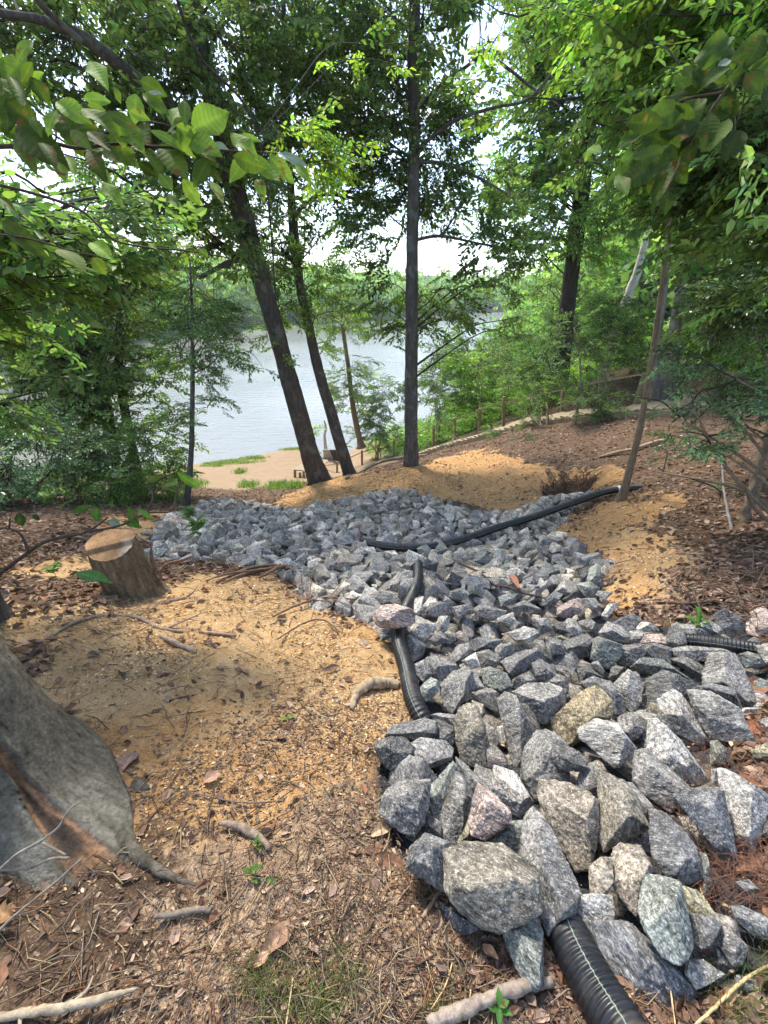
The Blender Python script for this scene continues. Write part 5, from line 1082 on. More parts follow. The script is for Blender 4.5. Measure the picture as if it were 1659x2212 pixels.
stick('stick', 'weathered stick on the soil above the two green seedlings', [(478,1783),(520,1793),(560,1816),(585,1838)], [9,17,16,9], .5, col=(.24,.18,.13), seg=12)
stick('cut_root', 'cut root stub poking from the orange clay left of the pinned pipe', [(760,1540),(772,1508),(800,1490),(838,1486),(862,1490)], [10,20,23,22,19], .6, col=(.33,.25,.16), seg=16, cat='root')
stick('stick', 'bare pinkish stick leaning against the underside of the lowest left boulder', [(886,2030),(905,2000),(930,1962),(952,1930)], [10,9,8,7], 1.2, col=(.28,.19,.13))
stick('stick', 'curved brown stick in front of the upright rock by the nearest pipe', [(1105,2168),(1122,2128),(1140,2095),(1148,2068)], [13,12,10,12], 1.5, col=(.27,.18,.12))
stick('twig', 'thin crooked dark twig on the soil left of the largest boulder', [(865,1942),(900,1938),(925,1965),(955,1990),(972,2012)], [3,5,5,5,3], .8, col=(.13,.09,.07))
G1 = 'bare dead twigs reaching over the wounded trunk'
stick('dead_twig', 'forked bare twig crossing the middle of the open wound', [(-20,1890),(3,1874),(41,1842),(87,1817),(126,1787),(145,1754),(172,1732)], [6,6,6,5,5,4,3], t=(.95, 1.02), col=(.22,.19,.15), group=G1, seed=3)
stick('dead_twig', 'short bare twig below the forked one over the wound', [(90,1820),(115,1833),(142,1847)], [4,5,4], t=(1.0, 1.0), col=(.22,.19,.15), group=G1)
stick('dead_twig', 'bare twig running level from the left edge below the wound crossing', [(-20,1874),(3,1878),(66,1874),(109,1855),(150,1853)], [5,6,6,5,5], t=(.95, 1.0), col=(.20,.17,.13), group=G1)
stick('dead_twig', 'long straight bare twig rising from the lower left edge over the trunk foot', [(-25,2040),(16,1992),(82,1937),(131,1896),(175,1855)], [6,6,5,5,3], t=(.92, 1.0), col=(.23,.20,.155), group=G1)
G2 = 'roots and bark strips beside the stones'
for k, (p, w) in enumerate(([[(468,1262),(520,1240),(575,1228),(640,1222)],[3,7,7,3]], [[(480,1266),(530,1250),(600,1236),(670,1240)],[3,8,7,3]], [[(500,1250),(550,1236),(612,1233),(650,1246)],[3,6,6,3]], [[(560,1258),(600,1245),(622,1230)],[4,8,4]], [[(450,1262),(500,1252),(590,1240),(610,1224)],[3,5,5,3]])):
    stick('bark_strip', 'long brown bark strip in the bundle between the stump and the pinned pipe', p, w, .8+.5*k, G2, (.19,.115,.075), seed=k)
stick('twig', 'forked reddish twigs on the clay just left of the flat pinkish rock', [(590,1338),(640,1315),(700,1298),(775,1300)], [4,5,5,3], 1.2, col=(.20,.12,.08), forks=5, seed=9)
stick('twig', 'short upright twig sticking up by the stones at the end of the bark strips', [(648,1282),(651,1258),(652,1236)], [5,5,3], 2.5, col=(.22,.14,.09))
stick('twig', 'crooked twig on the clay under the forked reddish twigs', [(600,1385),(660,1350),(700,1345),(735,1370)], [3,4,4,3], 1.0, col=(.16,.10,.07), forks=3, seed=4)
stick('fallen_branch', 'curving bare root in the clay in front of the stump', [(105,1385),(160,1352),(230,1335),(300,1340),(345,1362),(395,1370)], [5,7,8,8,9,6], .5, col=(.28,.21,.15), forks=3, cat='branch')
stick('stick', 'thick dark stick on the clay at the foot of the stump', [(315,1325),(350,1310),(400,1300),(440,1304),(470,1300)], [5,8,9,9,4], .5, col=(.20,.14,.10), forks=1)
stick('stick', 'straight stick in the orange clay right of the curving root', [(430,1368),(470,1374),(512,1378)], [5,7,7], .5, col=(.30,.20,.13))
stick('stick', 'broken stick piece in the clay below the curving root', [(345,1378),(380,1395),(425,1415)], [9,11,8], .5, col=(.32,.24,.17))
stick('twig', 'tiny black twig on the orange clay', [(366,1520),(400,1512),(434,1505)], [5,6,4], .5, col=(.05,.04,.035))
stick('twig', 'thin dark twig crossing the soil right of the wounded trunk', [(375,1712),(440,1722),(520,1738),(600,1735),(640,1728)], [2,3,3,3,2], .6, col=(.14,.10,.08))
stick('twig', 'pair of crossed twigs below the cut root stub', [(780,1790),(700,1760),(640,1700),(600,1690)], [3,4,4,2], .8, col=(.16,.11,.08), forks=3, seed=2)
stick('twig', 'slanting twig left of the nearest rounded dark boulder', [(772,1760),(810,1738),(850,1712),(886,1700)], [4,5,5,3], .8, col=(.20,.14,.10), seed=5)
stick('fallen_twig', 'long thin dark twig with a few rusty leaves lying across the stones', [(978,1232),(1000,1241),(1035,1258),(1065,1283),(1092,1292),(1130,1302),(1165,1306),(1190,1318),(1232,1333)], [4,5,5,5,6,5,4,4,2], 4.5, col=(.09,.065,.05), forks=4, cat='twig', seed=6)
stick('fallen_branch', 'broken grey-tan branch lying in the leaf litter uphill of the sapling', [(1295,992),(1330,984),(1368,976),(1420,960),(1450,955)], [5,8,7,8,3], .8, col=(.34,.23,.15), cat='branch')
stick('fallen_branch', 'dark stick pointing left from the root tangle on the right bank', [(1438,1311),(1470,1312),(1510,1309),(1570,1296)], [8,7,6,4], 1.2, col=(.10,.07,.055), forks=3, cat='branch')
stick('fallen_branch', 'long thin pole lying on the mound behind the straight trunk foot', [(748,1038),(790,1018),(827,1001),(873,992),(925,985)], [5,6,6,6,3], .8, col=(.22,.17,.14), cat='branch')
stick('pale_root', 'slender white sapling stem standing on the right bank below the holly', [(1608,1232),(1600,1200),(1582,1150),(1570,1095),(1562,1040),(1560,960)], [7,7,6,5,4,3], t=(4.1, 4.4), col=(.42,.38,.32), cat='stem')
stick('bent_sapling', 'brown stem leaning in at the right edge of the bank', [(1606,1135),(1620,1080),(1640,1010),(1662,930),(1690,850)], [20,18,17,16,15], t=(4.3, 4.0), col=(.20,.155,.11), cat='sapling', seg=12)
G3 = 'dry straw stems by the lowest boulders'
for k, p in enumerate([[(1480,2235),(1540,2180),(1600,2125),(1668,2088)],[(1352,2140),(1400,2115),(1450,2090),(1470,2060)],[(1330,2190),(1365,2150),(1372,2132)],[(1335,2230),(1362,2180),(1380,2140)],[(1500,1888),(1506,1940),(1524,1970)],[(1010,2225),(1012,2180),(1013,2150)],[(935,1985),(960,2040),(978,2070)],[(930,2190),(960,2140),(975,2090)],[(500,2010),(480,2040),(462,2070)],[(620,2225),(628,2170),(635,2120)],[(1450,2225),(1440,2150),(1436,2110)]]):
    stick('straw_stem', 'dry yellow straw stem among the soil and grass near the lowest boulders', p, [3.2]*len(p) if k else [5,6,6,4], 4+2*(k % 3), G3, (.52,.40,.20), 6, cat='straw', seed=k)

# dead roots hanging round the little hollow
rg = np.random.default_rng(3); mb = MB(); B0 = PIT.copy()
for k in range(260):
    a = rg.uniform(.1, PI+.2); r_ = .36+rg.normal(0, .05); x, y = B0[0]+math.cos(a)*r_*1.1, B0[1]+math.sin(a)*r_*.9; z = gz(x, y)[0]+.02
    e = np.array([B0[0]+math.cos(a)*r_*.55+rg.normal(0, .07), B0[1]+math.sin(a)*r_*.5+rg.normal(0, .05)-.05, z-rg.uniform(.12, .36)])
    tube(mb, catmull(np.array([[x, y, z], [x, y, z+.03]+rg.normal(0, .04, 3)-np.array([0, .05, 0]), (np.array([x, y, z])+e)/2+rg.normal(0, .05, 3), e]), 9), np.linspace(rg.uniform(.003, .009), .0015, 9), 5, col=np.array([.16, .10, .065])*rg.uniform(.5, 1.5), cap=False)
for k in range(6):
    p0 = B0+[rg.uniform(-.1, .5), rg.uniform(-.1, .3), .25]; tube(mb, catmull(np.array([p0, p0+[.2, .1, .12]+rg.normal(0, .05, 3), p0+[.45, .2, .10]+rg.normal(0, .08, 3)]), 10), np.linspace(.010, .003, 10), 6, col=(.30, .23, .16))
tag(build('exposed_roots', mb, M_TWIG, origin=B0), 'fringe of brown roots hanging into the dark hollow behind the curved pipe', 'roots')
rg = np.random.default_rng(4); mb = MB(); B0 = ground(1560, 1290)
for k in range(70):
    p0 = ground(rg.uniform(1480, 1659), rg.uniform(1230, 1345)); a = rg.uniform(0, 2*PI); l = rg.uniform(.1, .4); e = p0+np.array([math.cos(a)*l, math.sin(a)*l, rg.uniform(-.02, .12)])
    tube(mb, catmull(np.array([p0, (p0+e)/2+rg.normal(0, .03, 3)+[0, 0, .05], e]), 9), np.linspace(rg.uniform(.003, .008), .001, 9), 5, col=np.array([.17, .12, .085])*rg.uniform(.5, 1.6), cap=False)
tag(build('root_tangle', mb, M_TWIG, origin=B0), 'tangle of bare brown roots on the bank above the short pipe', 'roots')

# ------------------------------------------------------------------ ground litter
def on_ground(az0, az1, d0, d1, n, rg, power=1.0):
    az = np.radians(rg.uniform(az0, az1, n)); u = rg.uniform(0, 1, n); D = d0*(d1/d0)**(u**power); return D*np.sin(az), D*np.cos(az)
def plates(name, label, x, y, L_, W_, cols, mat, rg, tilt=.3, curl=.25, lift=.004, leafy=True):
    n = len(x); z = gz(x, y); a = rg.uniform(0, 2*PI, n); e = .05
    zx = (zt(x+e, y)-zt(x-e, y))/(2*e); zy = (zt(x, y+e)-zt(x, y-e))/(2*e); Z = np.stack([-zx, -zy, 0*x+1], 1)+rg.normal(0, tilt, (n, 3)); Z /= np.linalg.norm(Z, axis=1)[:, None]
    X = np.stack([np.cos(a), np.sin(a), 0*a], 1); X -= Z*(X*Z).sum(1)[:, None]; X /= np.linalg.norm(X, axis=1)[:, None]; Y = np.cross(Z, X)
    cu = curl*rg.uniform(.2, 1.6, n)*np.where(rg.random(n) < .75, 1, -1)
    if leafy: loc = [(-.5,0,0),(-.2,-.5,1),(.2,-.42,.9),(.5,0,.15),(.2,.42,.9),(-.2,.5,1)]; F_ = LEAF_F
    else: loc = [(-.5,-.42,0),(.0,-.5,.8),(.5,-.25,.2),(.42,.45,0),(-.1,.5,.7),(-.5,.2,0)]; F_ = LEAF_F
    V = np.stack([X*(lx*L_)[:, None]+Y*(ly*W_)[:, None]+Z*(lz*cu*W_)[:, None] for lx, ly, lz in loc], 1)+np.stack([x, y, z+lift+np.abs(rg.normal(0, .35, n))*W_*.5], 1)[:, None]
    V += rg.normal(0, .07, V.shape)*W_[:, None, None]
    c = np.array(cols)[rg.integers(len(cols), size=n)]*rg.uniform(.65, 1.35, (n, 1))
    mb = MB(); mb.add(V.reshape(-1, 3), (np.arange(n)[:, None, None]*6+F_[None]).reshape(-1, 4), np.repeat(c, 6, 0))
    return tag(build(name, mb, mat, smooth=False), label, kind='stuff')
LC = [(.18,.105,.068),(.24,.15,.10),(.30,.20,.14),(.12,.075,.05),(.26,.175,.135),(.21,.11,.065),(.38,.27,.20),(.15,.09,.06)]
CC = [(.34,.25,.165),(.27,.185,.12),(.15,.10,.065),(.40,.30,.20),(.22,.15,.095),(.38,.24,.13),(.22,.14,.09),(.09,.06,.042),(.17,.11,.075),(.27,.19,.13)]
CLAYC = [(.55,.30,.11),(.66,.45,.22),(.42,.21,.07),(.74,.57,.36),(.60,.40,.20),(.30,.16,.07),(.70,.50,.28)]
rg = np.random.default_rng(8)
x, y = on_ground(-110, 110, .24, 3.2, 400000, rg, .85); cl, be, gr, tn, cd = zones(x, y, zt(x, y))
k = rg.random(len(x)) < np.clip((.20+.7*tn-.9*gr-.30*cl)*(.7+.8*vnoise(np.stack([x*3.1, y*3.1, 0*x], 1), 9)), .02, 1); x, y = x[k], y[k]; D = np.hypot(x, y)
L_ = (.0035+.016*rg.random(len(x))**2.2)*np.clip(.7+D*.35, 1, 2); plates('wood_chips', 'shredded bark and wood chips strewn over the near soil', x, y, L_, L_*rg.uniform(.25, .7, len(x)), CC, M_CHIP, rg, .35, .3, .002, False)
x, y = on_ground(-62, 40, 1.0, 11, 260000, rg, .8); cl, be, gr, tn, cd = zones(x, y, zt(x, y))
k = rg.random(len(x)) < np.clip(.75*np.maximum(cl, cd)*(.55+.9*vnoise(np.stack([x*2.3, y*2.3, 0*x], 1), 5))-1.2*gr, 0, 1); x, y = x[k], y[k]; D = np.hypot(x, y)
L_ = (.004+.015*rg.random(len(x))**2)*np.clip(.5+D*.22, .8, 2.2); plates('clay_crumbs', 'crumbs and shavings of orange clay and bark on the slope', x, y, L_, L_*rg.uniform(.3, .8, len(x)), CLAYC+CC[:3], M_CHIP, rg, .3, .3, .002, False)
x, y = on_ground(-130, 130, .35, 16, 290000, rg, .62); z = zt(x, y); cl, be, gr, tn, cd = zones(x, y, z); D = np.hypot(x, y); az_ = np.degrees(np.arctan2(x, y))
k = (rg.random(len(x)) < np.clip(.62-.60*np.maximum(cl, cd*.95)-.9*gr-.9*be-.45*tn*(D < 2.6)-.60*(D < 2.3)*(az_ < 25)*(az_ > -90), .012, 1)) & (z > -7.2); k &= ~((gr > .5) & (rg.random(len(x)) < .97)); x, y = x[k], y[k]; D = np.hypot(x, y)
L_ = rg.uniform(.025, .075, len(x))*np.clip(.45+.25*D, .55, 1.1); plates('leaf_litter', 'brown fallen leaves covering the forest floor', x, y, L_, L_*rg.uniform(.4, .65, len(x)), LC, M_DEAD, rg, .35, .35, .004)
x, y = on_ground(-76, 66, .26, 9, 8500, rg, .7); cl, be, gr, tn, cd = zones(x, y, zt(x, y)); k = (gr < .4) & (rg.random(len(x)) < 1-.35*cl); x, y = x[k], y[k]; z = gz(x, y); mb = MB(); D = np.hypot(x, y)
n = len(x); a = rg.uniform(0, 2*PI, n); l = rg.uniform(.03, .16, n)*np.clip(.6+D*.2, .8, 2); d = np.stack([np.cos(a), np.sin(a), rg.normal(0, .12, n)], 1); p0 = np.stack([x, y, z+.008], 1); p2 = p0+d*l[:, None]; p2[:, 2] = gz(p2[:, 0], p2[:, 1])+.008+np.abs(rg.normal(0, .008, n)); p1 = (p0+p2)/2+rg.normal(0, .08, (n, 3))*l[:, None]*np.array([1, 1, .3])+[0, 0, .004]
r_ = rg.uniform(.0008, .0026, n)*np.clip(.7+D*.25, .9, 2.2); s_ = np.stack([-np.sin(a), np.cos(a), 0*a], 1)*r_[:, None]; u_ = np.array([[0, 0, 1.]])*r_[:, None]
V = np.stack([p+o for p, m in ((p0, 1), (p1, .9), (p2, .4)) for o in (u_*m, (-u_*.5+s_*.87)*m, (-u_*.5-s_*.87)*m)], 1)
fq = np.array([[b*3+j, b*3+(j+1) % 3, b*3+3+(j+1) % 3, b*3+3+j] for b in (0, 1) for j in range(3)])
TC = np.array([(.20,.14,.10),(.13,.09,.065),(.32,.25,.18),(.42,.32,.18),(.09,.065,.05),(.26,.13,.07)]); c = TC[rg.integers(len(TC), size=n)]
mb.add(V.reshape(-1, 3), (np.arange(n)[:, None, None]*9+fq[None]).reshape(-1, 4), np.repeat(c, 9, 0)); tag(build('fine_twigs', mb, M_TWIG), 'fine twigs and needles scattered over the soil', kind='stuff')
# pine needles by the right edge
mb = MB(); rg = np.random.default_rng(12); n = 1300; P = np.array([ground(a_, b_) for a_, b_ in zip(rg.uniform(1480, 1690, 150), rg.uniform(1520, 1960, 150))]); P = P[rg.integers(150, size=n)]+rg.normal(0, .05, (n, 3))*[1, 1, .1]; P[:, 2] = gz(P[:, 0], P[:, 1])+.012+np.abs(rg.normal(0, .01, n))
a = rg.uniform(0, 2*PI, n); d = np.stack([np.cos(a), np.sin(a), rg.normal(0, .12, n)], 1)*rg.uniform(.05, .12, (n, 1)); s_ = np.stack([-np.sin(a), np.cos(a), 0*a], 1)*.0006
V = np.stack([P-s_, P+s_, P+d*.5+[0, 0, .006]+s_, P+d*.5+[0, 0, .006]-s_, P+d], 1); mb.add(V.reshape(-1, 3), [(np.arange(n)[:, None]*5+np.array([[0, 1, 2, 3]])), (np.arange(n)[:, None]*5+np.array([[3, 2, 4]]))], np.repeat(np.array([.14, .07, .045])*rg.uniform(.5, 1.4, (n, 1)), 5, 0))
tag(build('pine_needles', mb, M_DEAD, smooth=False), 'reddish brown pine needles drifted between the boulders at the right edge', kind='stuff')
# grass
def blades(name, label, P, ln, w, cols, rg, lean=.5):
    n = len(P); a = rg.uniform(0, 2*PI, n); h = ln; ld = np.stack([np.cos(a), np.sin(a), 0*a], 1)*(rg.uniform(.1, 1, n)*lean*h)[:, None]; s = np.stack([-np.sin(a), np.cos(a), 0*a], 1)*w
    V = np.stack([P-s, P+s, P+ld*.35+[0, 0, 1]*(h*.6)[:, None]+s*.7, P+ld*.35+[0, 0, 1]*(h*.6)[:, None]-s*.7, P+ld+[0, 0, 1]*(h*.85)[:, None]], 1); c = np.array(cols)[rg.integers(len(cols), size=n)]*rg.uniform(.7, 1.3, (n, 1))
    mb = MB(); mb.add(V.reshape(-1, 3), [(np.arange(n)[:, None]*5+np.array([[0, 1, 2, 3]])), (np.arange(n)[:, None]*5+np.array([[3, 2, 4]]))], np.repeat(c, 5, 0)); return tag(build(name, mb, M_LEAF, smooth=False), label, kind='stuff')
def scat(polys, n, rg, jit=.02):
    out = []
    for (cx, cy_, rx, ry, w) in polys:
        for _ in range(int(60*w)):
            g = ground(cx+rg.normal(0, rx*.5), cy_+rg.normal(0, ry*.5)); out.append(g)
    out = np.array(out); P = out[rg.integers(len(out), size=n)]+rg.normal(0, jit, (n, 3)); P[:, 2] = gz(P[:, 0], P[:, 1])-.003; return P
rg = np.random.default_rng(15)
P = scat([(650,2170,110,70,2),(560,2120,60,60,.7),(740,2110,60,60,.6),(960,2200,70,40,.4),(1600,2190,60,50,.8),(1640,2110,30,50,.4)], 1500, rg)
blades('grass_tuft', 'sparse fine green grass in the soil along the bottom edge', P, rg.uniform(.02, .085, len(P)), .0007, [(.10,.17,.045),(.14,.22,.06),(.22,.25,.09),(.32,.28,.14)], rg, .8)
P = scat([(500,998,45,5,1.5),(460,1004,20,4,.8),(545,990,25,3,.8),(655,969,30,3,1),(690,975,30,5,.6),(620,971,20,2,.4)], 4500, rg, .16)
blades('beach_plants', 'low bright green plants spreading over the sand near the water', P, rg.uniform(.05, .14, len(P)), .016, [(.20,.30,.06),(.26,.36,.08),(.14,.22,.05)], rg, 1.2)
P = scat([(540,1050,16,5,.5),(605,1052,20,4,.6),(635,1052,14,4,.4),(520,1022,6,4,.3),(425,1045,16,8,.4)], 1500, rg, .12)
blades('beach_weeds', 'green weed tufts at the foot of the sand where the stones end', P, rg.uniform(.1, .3, len(P)), .012, [(.15,.25,.06),(.20,.30,.08)], rg, 1)
# green ground cover on the slope behind the handrail
rg = np.random.default_rng(16); az = np.radians(rg.uniform(-2, 44, 3400)); D = rg.uniform(14.5, 34, 3400); x, y = D*np.sin(az), D*np.cos(az); z = zt(x, y); rd = np.interp(np.degrees(az), [-7, 0, 7, 14, 20, 28, 40], [19, 17.5, 16.3, 15, 14.3, 13.6, 13]); k = (z > -7.7) & (D > rd+.9) & ~((az > .42) & (D < 17) & (rg.random(len(x)) < .75)); x, y, z = x[k], y[k], z[k]
mbL, mbT = MB(), MB(); n = len(x); a = rg.uniform(0, 2*PI, n); add_sprays(mbL, mbT, 'small', np.stack([x, y, z+rg.uniform(.05, .75, n)], 1), np.stack([np.cos(a), np.sin(a), rg.uniform(-.1, .4, n)], 1), rg.uniform(.5, .95, n), GREEN['bright'], rg, .5)
tag(build('ground_cover', mbL, M_LEAF, smooth=False), 'low green undergrowth covering the slope between the handrail and the lake', kind='stuff')
rg = np.random.default_rng(17); az = np.radians(rg.uniform(-52, -27.5, 700)); D = rg.uniform(9, 19, 700); x, y = D*np.sin(az), D*np.cos(az); z = zt(x, y); k = z > -7.6; x, y, z = x[k], y[k], z[k]
mbL, mbT = MB(), MB(); n = len(x); a = rg.uniform(0, 2*PI, n); add_sprays(mbL, mbT, 'small', np.stack([x, y, z+rg.uniform(.05, .7, n)], 1), np.stack([np.cos(a), np.sin(a), rg.uniform(-.1, .5, n)], 1), rg.uniform(.3, .55, n), GREEN['mid'], rg, .5)
tag(build('left_undergrowth', mbL, M_LEAF, smooth=False), 'dark green undergrowth between the left shrubs and the water', kind='stuff')

# ------------------------------------------------------------------ seedlings and single leaves
def blade_leaf(mb, base, tip, wid, nrm, col, ribs=8, cup=.18, serr=.05, seed=0, lobed=False):
    base = np.array(base, float); tip = np.array(tip, float); L_ = np.linalg.norm(tip-base); X = (tip-base)/L_; Z = np.array(nrm, float); Z = Z-X*np.dot(Z, X); Z /= np.linalg.norm(Z); Y = np.cross(Z, X)
    nu, nv = 33, 9; u = np.linspace(0, 1, nu)[:, None]; v = np.linspace(-1, 1, nv)[None]
    prof = np.sin(PI*np.clip(u, 0, 1)**.82)**.85*(1-.12*u); prof[-1] = 0.0
    se = 1+serr*(((u*ribs*2) % 1)-.5)*2*(np.abs(v) > .9)
    if lobed: prof = prof*(1-.45*np.abs(np.sin(u*PI*3.5)))
    rg0 = np.random.default_rng(seed+7)
    x = u*L_+.10*L_*np.abs(v)*prof*(1-u); y = v*prof*wid/2*se
    phase = u*ribs-np.abs(v)*.55; z = cup*wid*(np.abs(v)**1.3)*prof*.5 - rg0.uniform(.02, .38)*L_*(u-.3)**2 + rg0.normal(0, .09)*wid*np.sin(u*7)*np.abs(v)**2 + .012*wid*np.cos(phase*2*PI)*np.minimum(np.abs(v)*3, 1)
    rg = np.random.default_rng(seed); z = z+.03*wid*np.sin(u*5+rg.uniform(0, 6))*v
    P = base+X*x[..., None]+Y*y[..., None]+Z*z[..., None]
    vein = (np.exp(-((phase-np.round(phase))/.10)**2)*.35+np.exp(-(v/.10)**2)*.6)[..., None]; c = np.array(col)*(1+vein*.55)
    nz_ = fbm(P.reshape(-1, 3)*60, 3, seed).reshape(nu, nv, 1); c = c*(1+.18*nz_); br = smooth(.75, .95, nz_+.25*rg.random()); c = c*(1-br)+np.array([.20, .11, .04])*br
    i = np.arange(nu-1)[:, None]*nv; j = np.arange(nv-1)[None]; mb.add(P.reshape(-1, 3), np.stack([i+j, i+nv+j, i+nv+j+1, i+j+1], -1).reshape(-1, 4), np.clip(c, .005, 1).reshape(-1, 3))
M_BIGLEAF = attr_mat('broad_leaf', .62, .25, 90, .12, trans=.5, nvar=.12, nscale=20, bdist=.001)
M_UNDER = attr_mat('silvery_leaf', .5, .25, 90, .4, trans=.25, nvar=.1, nscale=20, bdist=.001)
def seedling(px, py, label, h=.05, n=4, size=.03, col=(.12, .23, .05), cat='seedling', seed=0, lift=0.):
    rg = np.random.default_rng(seed); B = ground(px, py, lift); root = thing('seedling', label, cat, B); mb = MB(); tube(mb, np.array([B-[0, 0, .01], B+[.004, 0, h*.6], B+[0, .004, h]]), [.0016, .0014, .001], 5, 6, col=(.14, .2, .06)); build('stem', mb, M_TWIG, root); mb = MB()
    for k in range(n):
        a = k*2.4+rg.uniform(0, 1.2); b = B+[0, 0, h*(.4+.6*rg.random())]; d = np.array([math.cos(a), math.sin(a), rg.uniform(-.2, .7)]); blade_leaf(mb, b, b+d*size*rg.uniform(.8, 1.2), size*.5, (0, 0, 1), col, 5, seed=seed*9+k)
    build('leaves', mb, M_BIGLEAF, root)
seedling(548,1900, 'bright green seedling in the soil left of the lower boulders', seed=1, size=.03)
seedling(590,1908, 'small green seedling just right of another one on the near soil', .02, 3, .03, seed=2)
seedling(556,1836, 'narrow green sprout just above the pair of seedlings', .05, 4, .022, seed=3)
seedling(1072,2192, 'light green three-leaved sprig beside the thick stick at the bottom edge', .06, 6, .030, (.10, .24, .06), seed=4)
seedling(1500,1366, 'green fern-like sprout under the root tangle above the short pipe', .12, 9, .08, (.10, .22, .05), seed=5)
seedling(622,1556, 'single small green leaf sprout on the orange clay', .02, 2, .04, (.22, .34, .08), seed=6)
seedling(122,1248, 'low green plant in the leaf litter left of the stump', .12, 12, .07, (.10, .22, .05), seed=7)
seedling(412,1128, 'green weed growing through the stones by the thin sapling', .25, 22, .12, (.12, .22, .06), 'weed', 8, .1)
seedling(432,1168, 'green weed in the stones below another weed, left part of the bed', .25, 22, .12, (.12, .22, .06), 'weed', 9, .1)
seedling(805,1000, 'small green plant on the orange mound left of the straight trunk', .2, 10, .14, (.14, .22, .05), seed=10)
G4 = 'large dead leaves lying on the near soil'
for k, (a, b, w, c, lb) in enumerate([((262,1668),(296,1622),58,(.22,.15,.12),'lobed purplish brown oak leaf beside the wounded trunk'), ((440,1690),(478,1672),26,(.42,.25,.17),'pinkish tan dead leaf right of the lobed oak leaf'), ((800,1850),(890,1880),30,(.19,.10,.06),'long curled dark brown leaf touching the lowest left boulder'), ((700,1450),(735,1440),16,(.12,.08,.06),'small dark dead leaf on the clay in the middle left'),
   ((800,1806),(858,1778),26,(.46,.33,.2),'pale tan curled leaf left of the broad flat-faced boulder'), ((640,1985),(560,2075),40,(.28,.17,.11),'curled brown leaf above the grass tuft'), ((545,2088),(585,2060),22,(.50,.30,.20),'pale pinkish leaf scrap left of the grass tuft'), ((30,1985),(-20,1965),50,(.30,.17,.08),'ragged orange-brown leaf at the left edge below the wounded trunk'),
   ((1560,1600),(1650,1560),52,(.27,.11,.06),'large reddish leaf beside the large flat pointed slab'), ((1600,1500),(1665,1470),40,(.24,.12,.07),'reddish leaf at the right edge above another larger red one'), ((1580,1690),(1640,1700),36,(.25,.12,.07),'brown leaf at the right edge among pine needles'), ((1500,2010),(1545,1990),24,(.45,.25,.12),'orange-brown curled leaf below the yellow-green banded rock'), ((1590,1880),(1655,1850),40,(.26,.13,.08),'rust-coloured leaf beyond the tall speckled slab'), ((1040,2040),(1075,2075),20,(.45,.26,.15),'tan leaf in front of the upright rock by the nearest pipe'),
   ((1095,1265),(1115,1300),16,(.30,.14,.09),'rusty crumpled leaf caught on the fallen twig'), ((1295,1232),(1325,1240),14,(.45,.27,.18),'light brown leaf lying on a low rock above the fallen twig'), ((1550,2170),(1590,2140),26,(.48,.32,.2),'tan leaf among the straw at the lower right')]):
    A_, B_ = ground(*a, .02), ground(*b, .02); t = A_@np.array([0, cp, -sp_]); mb = MB()
    if k in (14, 15): A_[2] += .14; B_[2] += .15
    blade_leaf(mb, A_, B_+[0, 0, .015], w/F*t, (0, -.1, 1), c, 7, .5, seed=50+k, lobed=(k in (0, 7, 8, 12))); tag(build('dead_leaf', mb, M_DEAD), lb, 'leaf', G4)
# ------------------------------------------------------------------ leafy branches close to the camera
def near_branch(name, label, twigs, leaves, t0, seed, col, org=(0, 0), sc=1.0, mat=None):
    rg = np.random.default_rng(seed); ctr = PT(twigs[0][0][0][0], twigs[0][0][0][1], t0); root = thing(name, label, 'branch', ctr); mb = MB()
    for pts, w, ta, tb in twigs: p = np.array([PT(x, y, ta+(tb-ta)*k/(len(pts)-1)) for k, (x, y) in enumerate(pts)]); tt = np.linspace(ta, tb, len(p)); tube(mb, p, np.array(w)/2/F*tt, 8, 6*len(pts), col=(.07, .05, .035))
    build('twig', mb, M_TWIG, root); mb, ms = MB(), MB()
    for k, lf in enumerate(leaves):
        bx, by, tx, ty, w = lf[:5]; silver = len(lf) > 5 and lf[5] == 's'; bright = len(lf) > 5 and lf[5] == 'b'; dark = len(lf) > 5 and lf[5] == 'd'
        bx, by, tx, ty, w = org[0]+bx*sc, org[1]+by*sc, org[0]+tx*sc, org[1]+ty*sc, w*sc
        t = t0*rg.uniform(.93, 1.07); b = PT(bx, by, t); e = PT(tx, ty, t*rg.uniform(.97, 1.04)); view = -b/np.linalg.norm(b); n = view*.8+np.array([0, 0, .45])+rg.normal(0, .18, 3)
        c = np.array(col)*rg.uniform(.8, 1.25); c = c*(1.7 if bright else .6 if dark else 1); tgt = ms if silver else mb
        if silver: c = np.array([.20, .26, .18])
        blade_leaf(tgt, b, e, w/F*t, n, c, 9, .25*rg.uniform(.3, 1.2), .06, seed=seed*100+k)
        # petiole back towards the nearest twig
    build('leaves', mb, M_BIGLEAF, root)
    if ms.n: build('silvery_leaves', ms, M_UNDER, root)
    return root
